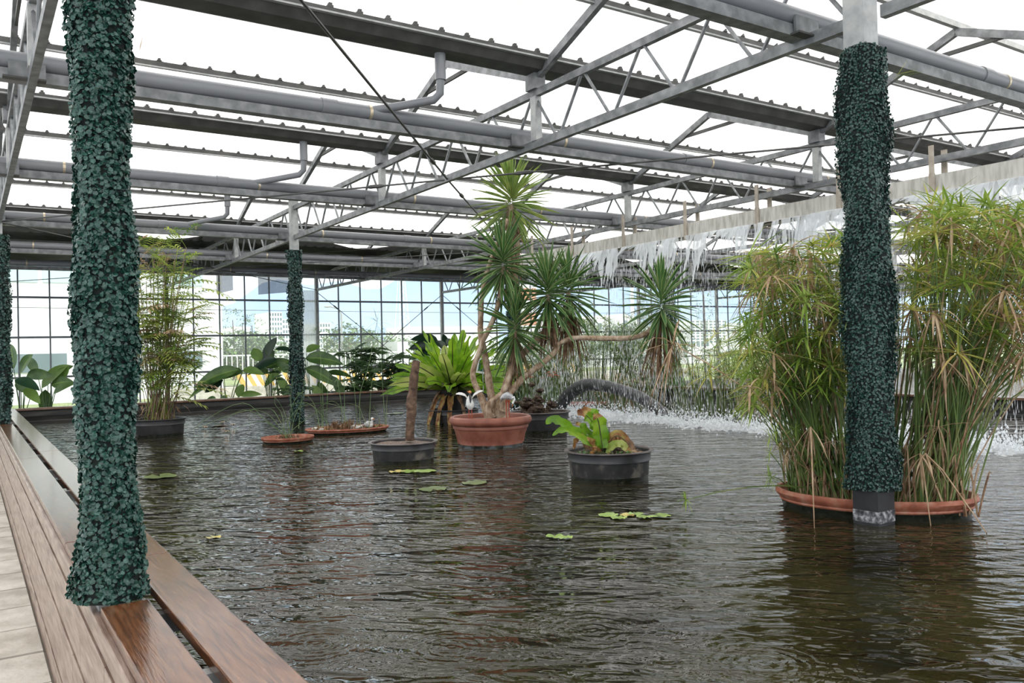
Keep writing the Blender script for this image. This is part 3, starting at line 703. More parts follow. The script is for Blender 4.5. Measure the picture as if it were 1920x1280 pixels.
# --- yucca in the terracotta pot
YD = (CT-CAMP).dot(_F)
def yp(px, py, dd=0): return at(px, py, d=YD+dd)
Y = thing('yucca', 'tall branching yucca with bare pale trunks and spiky leaf heads in the terracotta pot', 'yucca', (CT.x,CT.y,.33))
def trunk(pts, rs):
    b = MB(); P = [Vector(p) for p in pts]; out_ = []; R_ = []
    for i in range(len(P)-1):
        for k in range(5):
            t = k/5; p0 = P[max(i-1,0)]; p1 = P[i]; p2 = P[i+1]; p3 = P[min(i+2,len(P)-1)]
            q = .5*((2*p1)+(p2-p0)*t+(2*p0-5*p1+4*p2-p3)*t*t+(3*p1-p0-3*p2+p3)*t**3)
            out_.append(q); R_.append((rs[i]*(1-t)+rs[i+1]*t)*random.uniform(.93,1.09))
    out_.append(P[-1]); R_.append(rs[-1]); b.tube(out_, R_, bark, n=10); return b.build('trunk', Y)
trunk([yp(920,785),yp(913,770),yp(901,742),yp(888,712),yp(888,690),yp(898,662),yp(906,638),yp(921,608),yp(933,575),yp(942,530),yp(943,500)], [.085,.06,.045,.038,.035,.035,.033,.033,.032,.03,.028])
trunk([yp(925,785,.1),yp(925,765,.1),yp(920,735,.1),yp(913,690,.1),yp(907,655,.1),yp(901,625,.1),yp(902,585,.1),yp(905,545,.1),yp(916,500,.1),yp(928,470,.1),yp(940,440,.15),yp(952,412,.2)], [.075,.06,.052,.045,.042,.04,.035,.032,.03,.028,.03,.04])
trunk([yp(941,785,.05),yp(940,765,.05),yp(948,730,.05),yp(957,700,.05),yp(972,672,.05),yp(992,652,.05),yp(1016,628,.05),yp(1028,612,.05),yp(1030,580,.05),yp(1027,552,.05)], [.10,.085,.06,.052,.048,.045,.042,.036,.032,.03])
trunk([yp(944,770,-.08),yp(958,735,-.1),yp(985,705,-.1),yp(1012,685,-.1),yp(1040,660,-.1),yp(1048,645,-.1),yp(1075,634,-.15),yp(1120,634,-.2),yp(1170,634,-.25),yp(1205,628,-.3),yp(1228,610,-.3),yp(1239,585,-.3)], [.06,.042,.04,.038,.036,.034,.034,.036,.036,.034,.034,.032])
trunk([yp(1016,628,.05),yp(1040,625,.1),yp(1058,608,.15),yp(1064,570,.2),yp(1066,545,.2)], [.035,.034,.032,.03,.028])
trunk([yp(917,785,-.15),yp(915,768,-.15),yp(922,752,-.15),yp(940,738,-.15),yp(950,722,-.15),yp(960,690,-.1),yp(966,650,-.1),yp(966,620,-.1)], [.05,.045,.036,.034,.034,.028,.025,.025])
# old thick trunk with peeling bark carrying the topmost head
b = MB(); P = [yp(962,500,.5),yp(964,465,.5),yp(962,430,.5),yp(959,405,.5),yp(958,385,.5)]; b.tube(P, [.075,.085,.08,.085,.06], bark, n=12)
for k in range(40):
    t = random.random(); q = P[0].lerp(P[4], t); a = random.uniform(0, 2*PI); b.leaf(q+ndir(a,0)*.075, ndir(a,-1.3), random.uniform(.15,.5), .035, dead if random.random() < .6 else bark, droop=.1, seg=2)
b.build('trunk', Y)
trunk([yp(966,620,.3),yp(966,560,.4),yp(963,500,.5)], [.03,.04,.07])
def head(c, n, L, m, axis=(0,0,1), dl=24, skirt=.55, w=.056, lo=-.95, edge=yuc_e):
    ax_ = Vector(axis).normalized(); q = Vector((0,0,1)).rotation_difference(ax_)
    b = MB()
    for k in range(n):
        t = (k+.5)/n; el = PI/2*.95 - (PI/2-lo)*t**.9; az = k*2.39996+random.uniform(-.25,.25)
        d = q @ ndir(az, el+random.uniform(-.1,.1)); base = Vector(c) + ax_*(.17-.30*t) + d*.015
        b.leaf(base, d, L*random.uniform(.88,1.15)*(1-.12*(t < .12)), w*random.uniform(.85,1.15), m, droop=random.uniform(.02,.12)*(1+.5*t), seg=4, edge=edge, fold=.3, roll=random.uniform(-.7,.7))
    h = b.build('leaf_head', Y, smooth=False)
    if dl:
        b = MB()
        for k in range(dl):
            az = random.uniform(0, 2*PI); b.leaf(Vector(c)-ax_*random.uniform(.12,.3)+ndir(az,0)*.03, ndir(az, random.uniform(-1.45,-1.15)), skirt*random.uniform(.6,1.1), .022, dead, droop=.15, seg=4, fold=.4)
        b.build('dead_leaf', Y, smooth=False)
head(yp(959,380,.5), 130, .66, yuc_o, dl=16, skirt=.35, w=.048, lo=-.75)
head(yp(943,497), 84, .62, yuc, dl=20, skirt=.3)
head(yp(966,617,-.1), 72, .58, yuc, dl=30, skirt=.55)
head(yp(1027,553,.05), 86, .62, yuc, dl=60, skirt=.62)
head(yp(1066,548,.25), 80, .60, yuc, dl=60, skirt=.72)
head(yp(1240,574,-.3), 80, .60, yuc, dl=60, skirt=.75)
# --- dead stump
zt = .19
b = MB(); SD = (CS-CAMP).dot(_F); P = [at(x, y, d=SD) for x, y in ((768,826),(769,800),(772,770),(771,755),(774,735),(777,700),(781,676))]
o = b; pts = []; rr = []
R0 = [.052,.052,.058,.062,.054,.05,.046]
for i in range(len(P)-1):
    for k in range(5): t = k/5; pts.append(P[i].lerp(P[i+1], t)); rr.append((R0[i]*(1-t)+R0[i+1]*t)*random.uniform(.94,1.07))
pts.append(P[-1]); rr.append(.043); b.tube(pts, rr, bark_dk, n=12)
for k in range(9):
    i = random.randrange(4, len(pts)-3); a = random.uniform(0, 2*PI); q = pts[i]+ndir(a,0)*.045; b.blob(q, .014,.014,.018, bark_dk, n=6, k=4)
tag(b.build('dead_stump'), 'bare brown dead stump standing upright in the black tub', 'stump')
# --- strap-leaf (bird's nest fern)
def strap_prof(t): return .28+.72*math.sin(PI*min(1,(t*.9+.08)))**.8 if t < .95 else .12
fn = thing('birds_nest_fern', 'large bright green fern with a rosette of broad upright leaves and hanging brown ones', 'fern', (CN.x,CN.y,.55))
b = MB(); b2 = MB(); c = Vector((CN.x,CN.y,.60))
for k in range(46):
    az = k*2.39996; t = k/46; el = 1.32-1.15*t**.75+random.uniform(-.1,.1); L = random.uniform(1.05,1.3)*(1+.12*t)
    b.leaf(c+ndir(az,0)*.08, ndir(az,el), L, random.uniform(.16,.22), fern_g if random.random() < .86 else bamb, droop=.06+.22*t, seg=10, prof=strap_prof, mid=fern_d, wave=.028, fold=.16, facing=(-_F+Vector((0,0,.6))) if t > .45 else None)
b.build('frond', fn, smooth=True)
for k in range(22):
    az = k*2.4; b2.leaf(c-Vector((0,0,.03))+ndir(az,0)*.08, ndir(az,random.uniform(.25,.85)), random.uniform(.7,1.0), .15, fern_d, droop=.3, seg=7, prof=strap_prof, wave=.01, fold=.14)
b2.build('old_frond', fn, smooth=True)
for (px, py, az, L) in ((812,720,2.6,.0),):
    pass
vl = Vector((-_R.x,-_R.y,0)).normalized(); vf = Vector((-_F.x,-_F.y,0)).normalized()
for (dx, el, L, w, dr) in ((1.0,.15,.75,.085,1.5),(.75,-.05,.80,.085,1.3),(.45,-.2,.62,.10,1.0),(.05,-.3,.60,.10,.8),(-.45,-.3,.55,.07,.7),(.9,.35,.5,.07,.9)):
    d = (vl*dx + vf*(1-abs(dx)*.5)).normalized(); d.z = math.tan(el)
    b = MB(); b.leaf(c-Vector((0,0,.05))+vl*dx*.08+vf*.1, d, L, w, dead if L < .6 else fern_b, droop=dr, seg=8, prof=strap_prof, wave=.02, fold=.25); b.build('dead_frond', fn)
# --- small plant marker in the fern
p = at(905, 686, d=(CN-CAMP).dot(_F)-.5); o = thing('plant_marker', 'small tilted green sign with white edge stuck among the bright fern leaves', 'sign', (p.x,p.y,p.z-.4))
b = MB(); b.bar(p+Vector((0,0,-.45)), p, .012,.012, steel_lt); b.build('stake', o, smooth=False)
b = MB(); q = Matrix.Rotation(.18, 3, _F); r_ = q @ _R; u_ = q @ _U; 
def slab(b, c, hw, hh, th, m): 
    b.add([c+r_*(sx_*hw)+u_*(sy_*hh)+_F*dz for dz in (0, th) for sx_, sy_ in ((-1,-1),(1,-1),(1,1),(-1,1))], [(0,1,2,3),(7,6,5,4),(0,4,5,1),(1,5,6,2),(2,6,7,3),(3,7,4,0)], m)
slab(b, p, .095, .13, .006, white_f); slab(b, p-_F*.003, .07, .095, .003, mat('dark green sign', (.01,.10,.05), .5)); b.build('panel', o, smooth=False)
# --- ragged fern in the near tub
F2 = thing('ragged_fern', 'ragged fern with curled brown leaf tips in the nearest black tub', 'fern', (CF.x,CF.y,.22)); FD = (CF-CAMP).dot(_F)
def strip_leaf(pts, w, m, name='frond', wave=.03, mid=None, tipm=None, facing=None):
    """broad leaf following given centre points, its face towards `facing`"""
    b = MB(); P = [Vector(p) for p in pts]; N = len(P); vs = []; fs = []; ms = []; ph = random.uniform(0, 6)
    fine = []
    for i in range(N-1):
        for k in range(3):
            t = k/3; p0, p1, p2, p3 = P[max(i-1,0)], P[i], P[i+1], P[min(i+2,N-1)]
            fine.append(.5*((2*p1)+(p2-p0)*t+(2*p0-5*p1+4*p2-p3)*t*t+(3*p1-p0-3*p2+p3)*t**3))
    fine.append(P[-1]); n = len(fine)
    for i, p in enumerate(fine):
        w_ = w*.62; d = (fine[min(i+1,n-1)]-fine[max(i-1,0)]).normalized(); fc = Vector(facing or (-_F.x,-_F.y,.5)).normalized()
        s_ = d.cross(fc).normalized(); nn = s_.cross(d); t = i/(n-1); hw = w_/2*strap_prof(t)*(1+.16*math.sin(ph+i*2.3))
        for c_ in (-1,-.08,.08,1): vs.append(p+s_*hw*c_+nn*(abs(c_)*hw*.3 + (wave*math.sin(ph+i*2.0+c_) if abs(c_) == 1 else 0)))
    for i in range(n-1):
        for c_ in range(3):
            fs.append((i*4+c_, i*4+c_+1, (i+1)*4+c_+1, (i+1)*4+c_)); ms.append(tipm if (tipm and i > n*.62) else (mid if (mid and c_ == 1) else m))
    for f_, mm in zip(fs, ms): pass
    b.v = [tuple(v) for v in vs]; b.f = fs; b.m = [b.mi(x) for x in ms]; return b.build(name, F2 if name != 'x' else None)
def fp(px, py, dd=0): return at(px, py, d=FD+dd)
strip_leaf([fp(1122,842),fp(1100,822,-.1),fp(1072,805,-.15),fp(1050,790,-.2),fp(1034,786,-.2),fp(1024,795,-.2)], .15, fern_g, wave=.012)
strip_leaf([fp(1118,842),fp(1095,825,-.25),fp(1070,808,-.3),fp(1052,806,-.35),fp(1036,816,-.35)], .11, fern_g, wave=.016)
strip_leaf([fp(1134,838),fp(1125,812),fp(1110,790),fp(1098,778),fp(1082,770)], .17, fern_g, mid=fern_d, tipm=fern_b)
strip_leaf([fp(1134,838,.05),fp(1131,810,.05),fp(1120,786,.05),fp(1106,772,.05),fp(1090,768,.05)], .18, fern_g, mid=fern_d, tipm=fern_b)
strip_leaf([fp(1130,840,-.1),fp(1126,815,-.1),fp(1122,790,-.1),fp(1116,775,-.1)], .24, fern_g, mid=fern_d, tipm=fern_b)
strip_leaf([fp(1126,842,.1),fp(1110,818,.1),fp(1092,800,.1),fp(1080,792,.1)], .12, fern_g, tipm=fern_b)
strip_leaf([fp(1136,848,.05),fp(1148,822,.05),fp(1160,818,.05),fp(1175,830,.05),fp(1190,848,0)], .20, fern_b, mid=fern_d, tipm=dead)
strip_leaf([fp(1138,850,-.1),fp(1152,832,-.1),fp(1170,836,-.1),fp(1182,852,-.1)], .13, bamb, tipm=fern_b)
strip_leaf([fp(1124,848,-.1),fp(1110,828,-.15),fp(1092,820,-.15),fp(1080,825,-.15),fp(1076,842,-.15)], .085, fern_b)
strip_leaf([fp(1122,846,-.15),fp(1116,838,-.2),fp(1112,846,-.2),fp(1106,856,-.2)], .07, fern_b)
strip_leaf([fp(1120,846,.2),fp(1098,835,.2),fp(1085,806,.2)], .08, dead)
strip_leaf([fp(1180,846,.0),fp(1195,852,-.05),fp(1208,850,-.05)], .10, deadp, wave=.02)
b = MB()
for k in range(120):
    a = random.uniform(0,2*PI); r = random.uniform(0,.30); p = Vector((CF.x-.04+r*math.cos(a), CF.y+.03+r*math.sin(a), .23)); b.leaf(p, ndir(random.uniform(0,6.28), random.uniform(.3,1.5)), random.uniform(.05,.16), .03, random.choice([heli, fern_d, yuc, dead]), droop=.5, seg=2)
b.blob((CF.x+.1,CF.y,.24), .15,.12,.10, soil, n=12, k=8, jit=.2); b.build('undergrowth', F2, smooth=False)
# garden torch marker behind it
p = at(1142, 840, d=FD+.15); q = at(1142, 800, d=FD+.15)
o = thing('plant_marker', 'tiny pointed white marker on a thin stake in the nearest tub', 'marker', p); b = MB(); b.tube([p-Vector((0,0,.05)), q], .004, black_f, n=5); b.build('stake', o); b = MB(); b.tube([q, q+Vector((0,0,.01)), q+Vector((0,0,.045))], [.012,.014,.002], white_f, n=6); b.build('tip', o)
# --- root clump
b = MB(); c = Vector((CR.x,CR.y,.30)) - _R*.12
for k in range(60): b.blob((c.x+random.gauss(0,.11), c.y+random.gauss(0,.1), .27+abs(random.gauss(0,.13))), random.uniform(.03,.08), random.uniform(.03,.08), random.uniform(.02,.06), mat('dark root mass', [(.010,.006,.004),(.05,.022,.014),(.09,.07,.03)], .8, scale=30, bump=.6), n=7, k=5, jit=.25)
for k in range(50): a = random.uniform(0,6.28); b.leaf((c.x+random.gauss(0,.1), c.y+random.gauss(0,.1), .34), ndir(a, random.uniform(-.2,1.2)), random.uniform(.06,.14), .016, dead, droop=.4, seg=2)
tag(b.build('root_clump', smooth=False), 'dark tangled root clump with no leaves in the black tub behind the terracotta pot', 'root clump')
# ================================================================ heron figurines in the terracotta pot
HD = (CT-CAMP).dot(_F)-.33
def hp(px, py, dd=0): return at(px, py, d=HD+dd)
h = thing('heron_figurine', 'white heron figurine with black neck and both wings raised, left in the terracotta pot', 'figurine', hp(881, 787))
b = MB(); b.tube([hp(881,741),hp(880,748),hp(881,757),hp(882,764),hp(882,768)], [.015,.038,.052,.045,.018], white_f, n=14); b.build('body', h)
b = MB(); b.tube([hp(882,755,-.055),hp(882,748,-.05),hp(881,741,-.03),hp(880,736,-.02)], [.006,.016,.013,.011], black_f, n=10); b.build('neck', h)
b = MB(); b.blob(hp(881,735,-.02), .021,.021,.020, mat('orange brown crown', (.62,.26,.10), .4), n=10, k=8); b.tube([hp(879,735,-.035),hp(875.5,733,-.05)], [.008,.002], orange_f, n=6); b.build('head', h)
for sgn, pts in ((-1,[(877,746),(872,739),(866,736.5),(860,736),(855,738)]), (1,[(885,745),(888,739),(893,735),(899,732),(905,732)])):
    b = MB(); P = [hp(*p) for p in pts]; n = len(P); vs = []
    for i, p in enumerate(P):
        hw = [.012,.022,.026,.022,.008][i]
        vs += [p+_U*hw*.3-_F*.008, p-_U*hw-_F*.02, p-_U*hw*1.4+_F*.07, p+_F*.02+_U*.004]
    b.add(vs, [(i*4+k, i*4+(k+1)%4, (i+1)*4+(k+1)%4, (i+1)*4+k) for i in range(n-1) for k in range(4)]+[(3,2,1,0),tuple((n-1)*4+k for k in range(4))], white_f); b.build('wing', h)
for px in (879.5, 884.5):
    b = MB(); b.tube([hp(px+.5,762),hp(px,765),hp(px,775),hp(px+.3,787)], [.016,.008,.0065,.0065], red_f, n=7)
    for a in (-.5,0,.5): b.tube([hp(px+.3,786), hp(px+.3,786)+ndir(math.atan2(-_F.y,-_F.x)+a,0)*.035], [.006,.003], red_f, n=5)
    b.build('leg', h)
h = thing('heron_figurine', 'grey-backed heron figurine bending down with its tail to the left, right in the terracotta pot', 'figurine', hp(952, 786))
b = MB(); b.tube([hp(939,748),hp(945,743),hp(951,741),hp(958,744),hp(962,749)], [.018,.038,.048,.038,.018], grey_f, n=14); b.build('body', h)
b = MB(); 
for k in range(9): b.leaf(hp(944,745,-.02+.008*k), (hp(938,753,-.04+.012*k)-hp(944,744)), .09, .02, grey_f if k % 2 else black_f, droop=.1, seg=3)
b.build('tail_feathers', h)
b = MB(); b.tube([hp(961,746,-.02),hp(964,744,-.03),hp(965,748,-.03),hp(962,754,-.03)], [.017,.014,.012,.013], white_f, n=10); b.build('neck', h)
b = MB(); b.blob(hp(961.5,755,-.03), .014,.014,.018, white_f, n=8, k=6); b.tube([hp(961,757,-.03),hp(960,763,-.03)], [.006,.002], orange_f, n=6); b.build('head', h)
for px in (949.5, 954.5):
    b = MB(); b.tube([hp(px,750),hp(px,755),hp(px,770),hp(px+.6,785)], [.018,.009,.0065,.0065], red_f, n=7)
    for a in (-.5,0,.5): b.tube([hp(px+.6,785), hp(px+.6,785)+ndir(math.atan2(-_F.y,-_F.x)+a,0)*.035], [.006,.003], red_f, n=5)
    b.build('leg', h)

# ================================================================ papyrus
def umbrella(b, p, up, L, n, m, w=.014, seg=4, spread=(.1,.75), droop=.35):
    q = Vector((0,0,1)).rotation_difference(Vector(up).normalized())
    for k in range(n):
        d = q @ ndir(2*PI*k/n+random.uniform(-.3,.3), random.uniform(*spread))
        b.leaf(p, d, L*random.uniform(.7,1.15), w*random.uniform(.7,1.2), m, droop=droop*random.uniform(.4,1.6), seg=seg, fold=.25, prof=lambda t: (min(1,.35+t*2) if t < .35 else (1-t)/.65))
def papyrus(name, label, c, items, loc=None, brown=True):
    """items: (base xyz, tip xyz, leaf length, material, count)"""
    o = thing('papyrus', label, 'papyrus', c)
    bs, bl, bd, bb = MB(), MB(), MB(), MB()
    for (p, q, L, m, n, w, r) in items:
        p, q = Vector(p), Vector(q); mid = p.lerp(q, .55) + Vector((0,0,.12*(q-p).length))*(1-abs((q-p).normalized().z)) - (q-p)*Vector((1,1,0))*.12
        pts = [p*(1-t)**2 + mid*2*t*(1-t) + q*t*t for t in (0,.2,.4,.6,.8,1)]
        if m is deadp: bd.tube(pts, [r*1.0]*5+[r*.6], pap_sb if random.random() < .7 else deadp, n=4, cap=False)
        else: bs.tube(pts, [r*1.1,r*1.05,r,r*.9,r*.8,r*.6], pap_st, n=5, cap=False)
        up = (pts[-1]-pts[-2]).normalized()
        umbrella(bd if m is deadp else bl, pts[-1], up, L, n, m, w=w, spread=(-1.1,.5) if m is deadp else (-.3,.6), droop=.35 if m is deadp else .16)
    if bs.v: q = bs.build('stem', o); q['kind'] = 'stuff'
    if bl.v: q = bl.build('leaf_umbrella', o, smooth=False); q['kind'] = 'stuff'
    if bd.v: q = bd.build('dead_umbrella', o, smooth=False); q['kind'] = 'stuff'
    return o
bx = Vector((math.cos(rot3), math.sin(rot3), 0)); by = Vector((-bx.y, bx.x, 0))
if bx.dot(_R0) < 0: bx = -bx
by = Vector((_F.x,_F.y,0)).normalized()
BD = (C3-CAMP).dot(_F)
def clump(side, n):
    it = []
    for k in range(n):
        u = random.uniform(.14,.60)*side; v = random.uniform(-.30,.34)
        p = C3 + bx*u + by*v*math.sqrt(max(0,1-(u/.66)**2)) + Vector((0,0,.04))
        if side < 0:
            lean = random.random(); px = 1612-215*lean; py = 450+random.random()**1.2*290+30*lean**2; dd = random.uniform(-.35,.9)
        else:
            lean = random.random(); px = 1700+300*lean; py = 372+random.random()**1.1*300+60*abs(lean-.4); dd = random.uniform(-.5,.9)
        q = at(px, py, d=BD+dd)
        rnd = random.random(); m = pap if rnd < .50 else (pap_y if rnd < .74 else deadp)
        if side < 0 and rnd > .93: m = pap
        it.append((p, q, random.uniform(.20,.40), m, random.randint(12,18), .021, .0055))
    return it
left = clump(-1, 190); right = clump(1, 240)
# low young shoots at the left edge of the basin and leaning stems
for k in range(26):
    p = C3 + bx*random.uniform(-.62,-.2) + by*random.uniform(-.25,.2) + Vector((0,0,.04)); q = at(random.uniform(1440,1600), random.uniform(800,905), d=BD+random.uniform(-.3,.3)); left.append((p, q, random.uniform(.10,.18), pap if k % 3 else deadp, 10, .009, .0035))
for k in range(90):
    s_ = random.choice((-1,1)); p = C3 + bx*random.uniform(.10,.60)*s_ + by*random.uniform(-.3,.1) + Vector((0,0,.03))
    (left if s_ < 0 else right).append((p, p+Vector((random.uniform(-.08,.08),random.uniform(-.08,.08),random.uniform(.15,.5))), .05, deadp, 2, .01, .007))
left.append((C3-bx*.3+Vector((0,0,.1)), at(1286,937,d=BD-.2), .12, pap, 12, .012, .005))
left.append((C3-bx*.2+Vector((0,0,.2)), at(1262,645,d=BD+1.2), .55, deadp, 12, .02, .006))
left.append((C3-bx*.35+Vector((0,0,.2)), at(1330,700,d=BD+.8), .30, pap_y, 8, .022, .005))
left.append((C3-bx*.35+Vector((0,0,.1)), at(1395,760,d=BD+.2), .20, pap, 12, .012, .004))
right.append((C3+bx*.25+Vector((0,0,.1)), at(1760,800,d=BD-.5), .30, deadp, 9, .018, .006))
papyrus('papyrus', 'huge green and yellow papyrus clump left of the column in the wide basin', (C3.x,C3.y,.05), left)
papyrus('papyrus', 'huge papyrus clump with tan dead heads right of the column in the wide basin', (C3.x,C3.y,.05), right)
# fallen dead stalks over the basin edge
for a, c_, l in (((1725,850),(1745,985),'upright tan stalk drooping over the front of the basin'),((1735,850),(1850,998),'long tan stalk slanting from the papyrus into the water at right'),((1520,800),(1527,990),'yellow stalk hanging over the left of the basin into the water')):
    p = at(*a, d=BD-.45); q = at(*c_, z=0.0); b = MB(); pts = [p, p.lerp(q,.3)+Vector((0,0,.04)), p.lerp(q,.65)+Vector((0,0,.02)), q]; b.tube(pts, [.006,.006,.005,.003], deadp, n=5)
    for k in range(7): b.leaf(p, ndir(random.uniform(0,6.28), random.uniform(-1.3,-.2)), .22, .014, deadp, droop=.5, seg=3)
    tag(b.build('fallen_stalk', smooth=False), l, 'stalk')
# small papyrus by bounding region in water further back
def far_clump(label, cx, cy, r, n, h, spread, L, ms, w=.018, cnt=14, sr=.006, tilt=.0):
    it = []
    for k in range(n):
        a = random.uniform(0,6.28); rr = r*math.sqrt(random.random()); p = (cx+rr*math.cos(a), cy+rr*math.sin(a), -.02)
        hh = h*random.uniform(.45,1.05); q = (p[0]+math.cos(a)*spread*rr/r*hh+tilt, p[1]+math.sin(a)*spread*rr/r*hh, hh)
        it.append((p, q, L*random.uniform(.7,1.2), random.choice(ms), cnt, w, sr))
    return papyrus('papyrus', label, (cx, cy, 0), it)
p = at(1345, 785, z=0); far_clump('dense mid-green papyrus stand in the water left of the large clump, under the fall', p.x+.5, p.y+.4, .85, 150, 1.35, .35, .22, [pap, pap, reed_m, pap_y])
p = at(1440, 800, z=0); far_clump('papyrus stand in the water just behind the large left clump', p.x+.6, p.y+.3, .6, 90, 1.5, .4, .25, [pap, pap, pap_y, deadp])
p = at(1130, 745, z=0.0); far_clump('tall feathery papyrus behind the black hose arch', p.x, p.y+.4, 1.25, 230, 1.9, .45, .34, [reed_m, pap, heli], cnt=16, w=.017)
p = at(1195, 745, z=0.0); far_clump('upright green papyrus behind the falling water, left of the ivy column', p.x+.5, p.y, .75, 140, 1.7, .3, .25, [pap, heli, reed_m])
p = at(1010, 765, z=0); far_clump('bushy green papyrus right of the column behind the yucca', p.x+.5, p.y+.6, .65, 260, 1.35, .5, .22, [pap, heli, reed_m])
p = at(1148, 772, z=0); far_clump('short sedge tuft in the water under the middle of the hose arch', p.x, p.y, .28, 60, .75, .35, .12, [pap_st, reed_m, deadp], cnt=3)
p = at(1205, 772, z=0); far_clump('short sedge tuft in the water near the right leg of the hose arch', p.x, p.y, .22, 45, .7, .3, .12, [pap_st, reed_m, deadp], cnt=3)
# red flowers among them
def flowers(label, px, py, d, n, m, sp):
    b = MB(); c = at(px, py, d=d)
    for k in range(n):
        p = c+_R*random.gauss(0,sp)+_U*random.gauss(0,sp*.35)+_F*random.gauss(0,.1)
        for j in range(5): b.leaf(p, ndir(j*1.256, .5), .045, .035, m, droop=.4, seg=2)
        b.tube([p, p+Vector((0,0,-.5))], .004, reed_m, n=4)
    tag(b.build('flower_cluster', smooth=False), label, 'flowers')
flowers('cluster of red flowers in the papyrus behind the yucca branch', 1033, 702, 16, 16, flower_r, .10)
flowers('orange-red flowers low beside the column behind the yucca', 985, 706, 16, 16, flower_r, .08)
flowers('pink flowers on the table beyond the pond, behind the dead yucca leaves', 1232, 690, 24, 26, flower_p, .16)

# ================================================================ rushes in the saucers
def rush(label, c, stems, z=.06):
    o = thing('rush', label, 'rush', (c.x, c.y, z)); b = MB(); b2 = MB()
    for (p, pts, r, tuft) in stems:
        P = [Vector(p)]+[Vector(q) for q in pts]; F_ = []
        for i in range(len(P)-1):
            for k in range(4):
                t = k/4; p0, p1, p2, p3 = P[max(i-1,0)], P[i], P[i+1], P[min(i+2,len(P)-1)]
                F_.append(.5*((2*p1)+(p2-p0)*t+(2*p0-5*p1+4*p2-p3)*t*t+(3*p1-p0-3*p2+p3)*t**3))
        F_.append(P[-1]); n = len(F_); b.tube(F_, [r*(1-.6*i/n) for i in range(n)], reed_m, n=5, cap=False)
        if tuft: b2 = MB(); umbrella(b2, F_[-1], (0,0,1), tuft, 22, reed_m, w=.006, seg=3, spread=(-.5,1.2), droop=.5); b2.build('tuft', o, smooth=False)
    q = b.build('stem', o); q['kind'] = 'stuff'
    return o
d1 = (C1-CAMP).dot(_F)
def s1(px, py, dd=0): return at(px, py, d=d1+dd)
st = []
for tgt in (((500,790),(455,755),(380,790),(362,812)), ((505,792),(455,768),(400,805)), ((520,780),(500,765),(440,775),(375,800)), ((515,800),(480,790),(420,812)), ((528,775),(515,755),(520,722)), ((532,770),(512,740),(485,712)), ((545,770),(560,740),(585,728)), ((550,790),(560,765),(575,735)), ((555,800),(600,770),(650,762)), ((525,800),(500,775),(470,770),(470,806)), ((548,780),(545,750),(549,705)), ((540,790),(570,760),(620,757),(660,775))):
    st.append((s1(random.uniform(533,548), 822, random.uniform(-.1,.1)), [s1(x, y, random.uniform(-.15,.15)) for x, y in tgt], .0045, 0))
rush('arching green rush stems spreading left from the small round saucer', C1, st)
d2 = (C2-CAMP).dot(_F)
def s2(px, py, dd=0): return at(px, py, d=d2+dd)
st = []
for bx_, tgt, tf in ((604,((603,770),(600,730),(601,690)),0), (606,((605,740),(600,660),(592,617)),.16), (612,((614,740),(616,700)),0), (640,((640,760),(632,712)),.10), (645,((646,760),(645,690),(646,660)),0), (672,((668,770),(664,720)),.09), (676,((675,740),(690,690),(700,640),(707,603)),.42), (692,((694,760),(697,720),(703,690)),0), (722,((720,760),(716,700),(714,620)),.30), (724,((725,760),(727,730)),0), (690,((680,780),(672,762),(650,755)),0), (700,((712,790),(700,760)),0), (655,((640,765),(620,752),(590,770)),0), (620,((600,775),(575,755),(540,760)),0), (560,((562,780),(566,740),(572,715)),.12), (600,((590,760),(574,740),(560,737)),.07)):
    st.append((s2(bx_, 803, random.uniform(-.12,.12)), [s2(x, y, random.uniform(-.1,.1)) for x, y in tgt], .006, tf))
rush('tall thin papyrus stems with airy tufts rising from the wide oval saucer', C2, st)
b = MB()
for k in range(150):
    u = random.uniform(-.52,.56); v = random.uniform(-.25,.2)*math.sqrt(1-(u/.6)**2); p = C2+ax*u+ay*v+Vector((0,0,.04)); b.leaf(p, ndir(random.uniform(0,6.28), random.uniform(.8,1.5)), random.uniform(.05,.17), .028, random.choice([dead, pap_sb, fern_b]), droop=.3, seg=2, fold=.4)
for cx_ in (-.18, .0):
    for k in range(60): p = C2+ax*(cx_+random.gauss(0,.05))+ay*random.gauss(0,.05)+Vector((0,0,.04)); b.leaf(p, ndir(random.uniform(0,6.28), random.uniform(1.0,1.5)), random.uniform(.12,.26), .022, random.choice([dead, pap_sb]), droop=.2, seg=2, fold=.4)
tag(b.build('stubble', smooth=False), 'brown cut papyrus stubble filling the wide oval saucer', 'stubble', kind='stuff')
b = MB()
for k in range(60):
    p = C1+_R*random.gauss(0,.09)+by*random.gauss(0,.05)+Vector((0,0,.04)); b.leaf(p, ndir(random.uniform(0,6.28), random.uniform(.8,1.5)), random.uniform(.05,.15), .022, random.choice([dead, pap_sb]), droop=.3, seg=2, fold=.4)
tag(b.build('stubble', smooth=False), 'brown cut stubble in the small round saucer', 'stubble', kind='stuff')

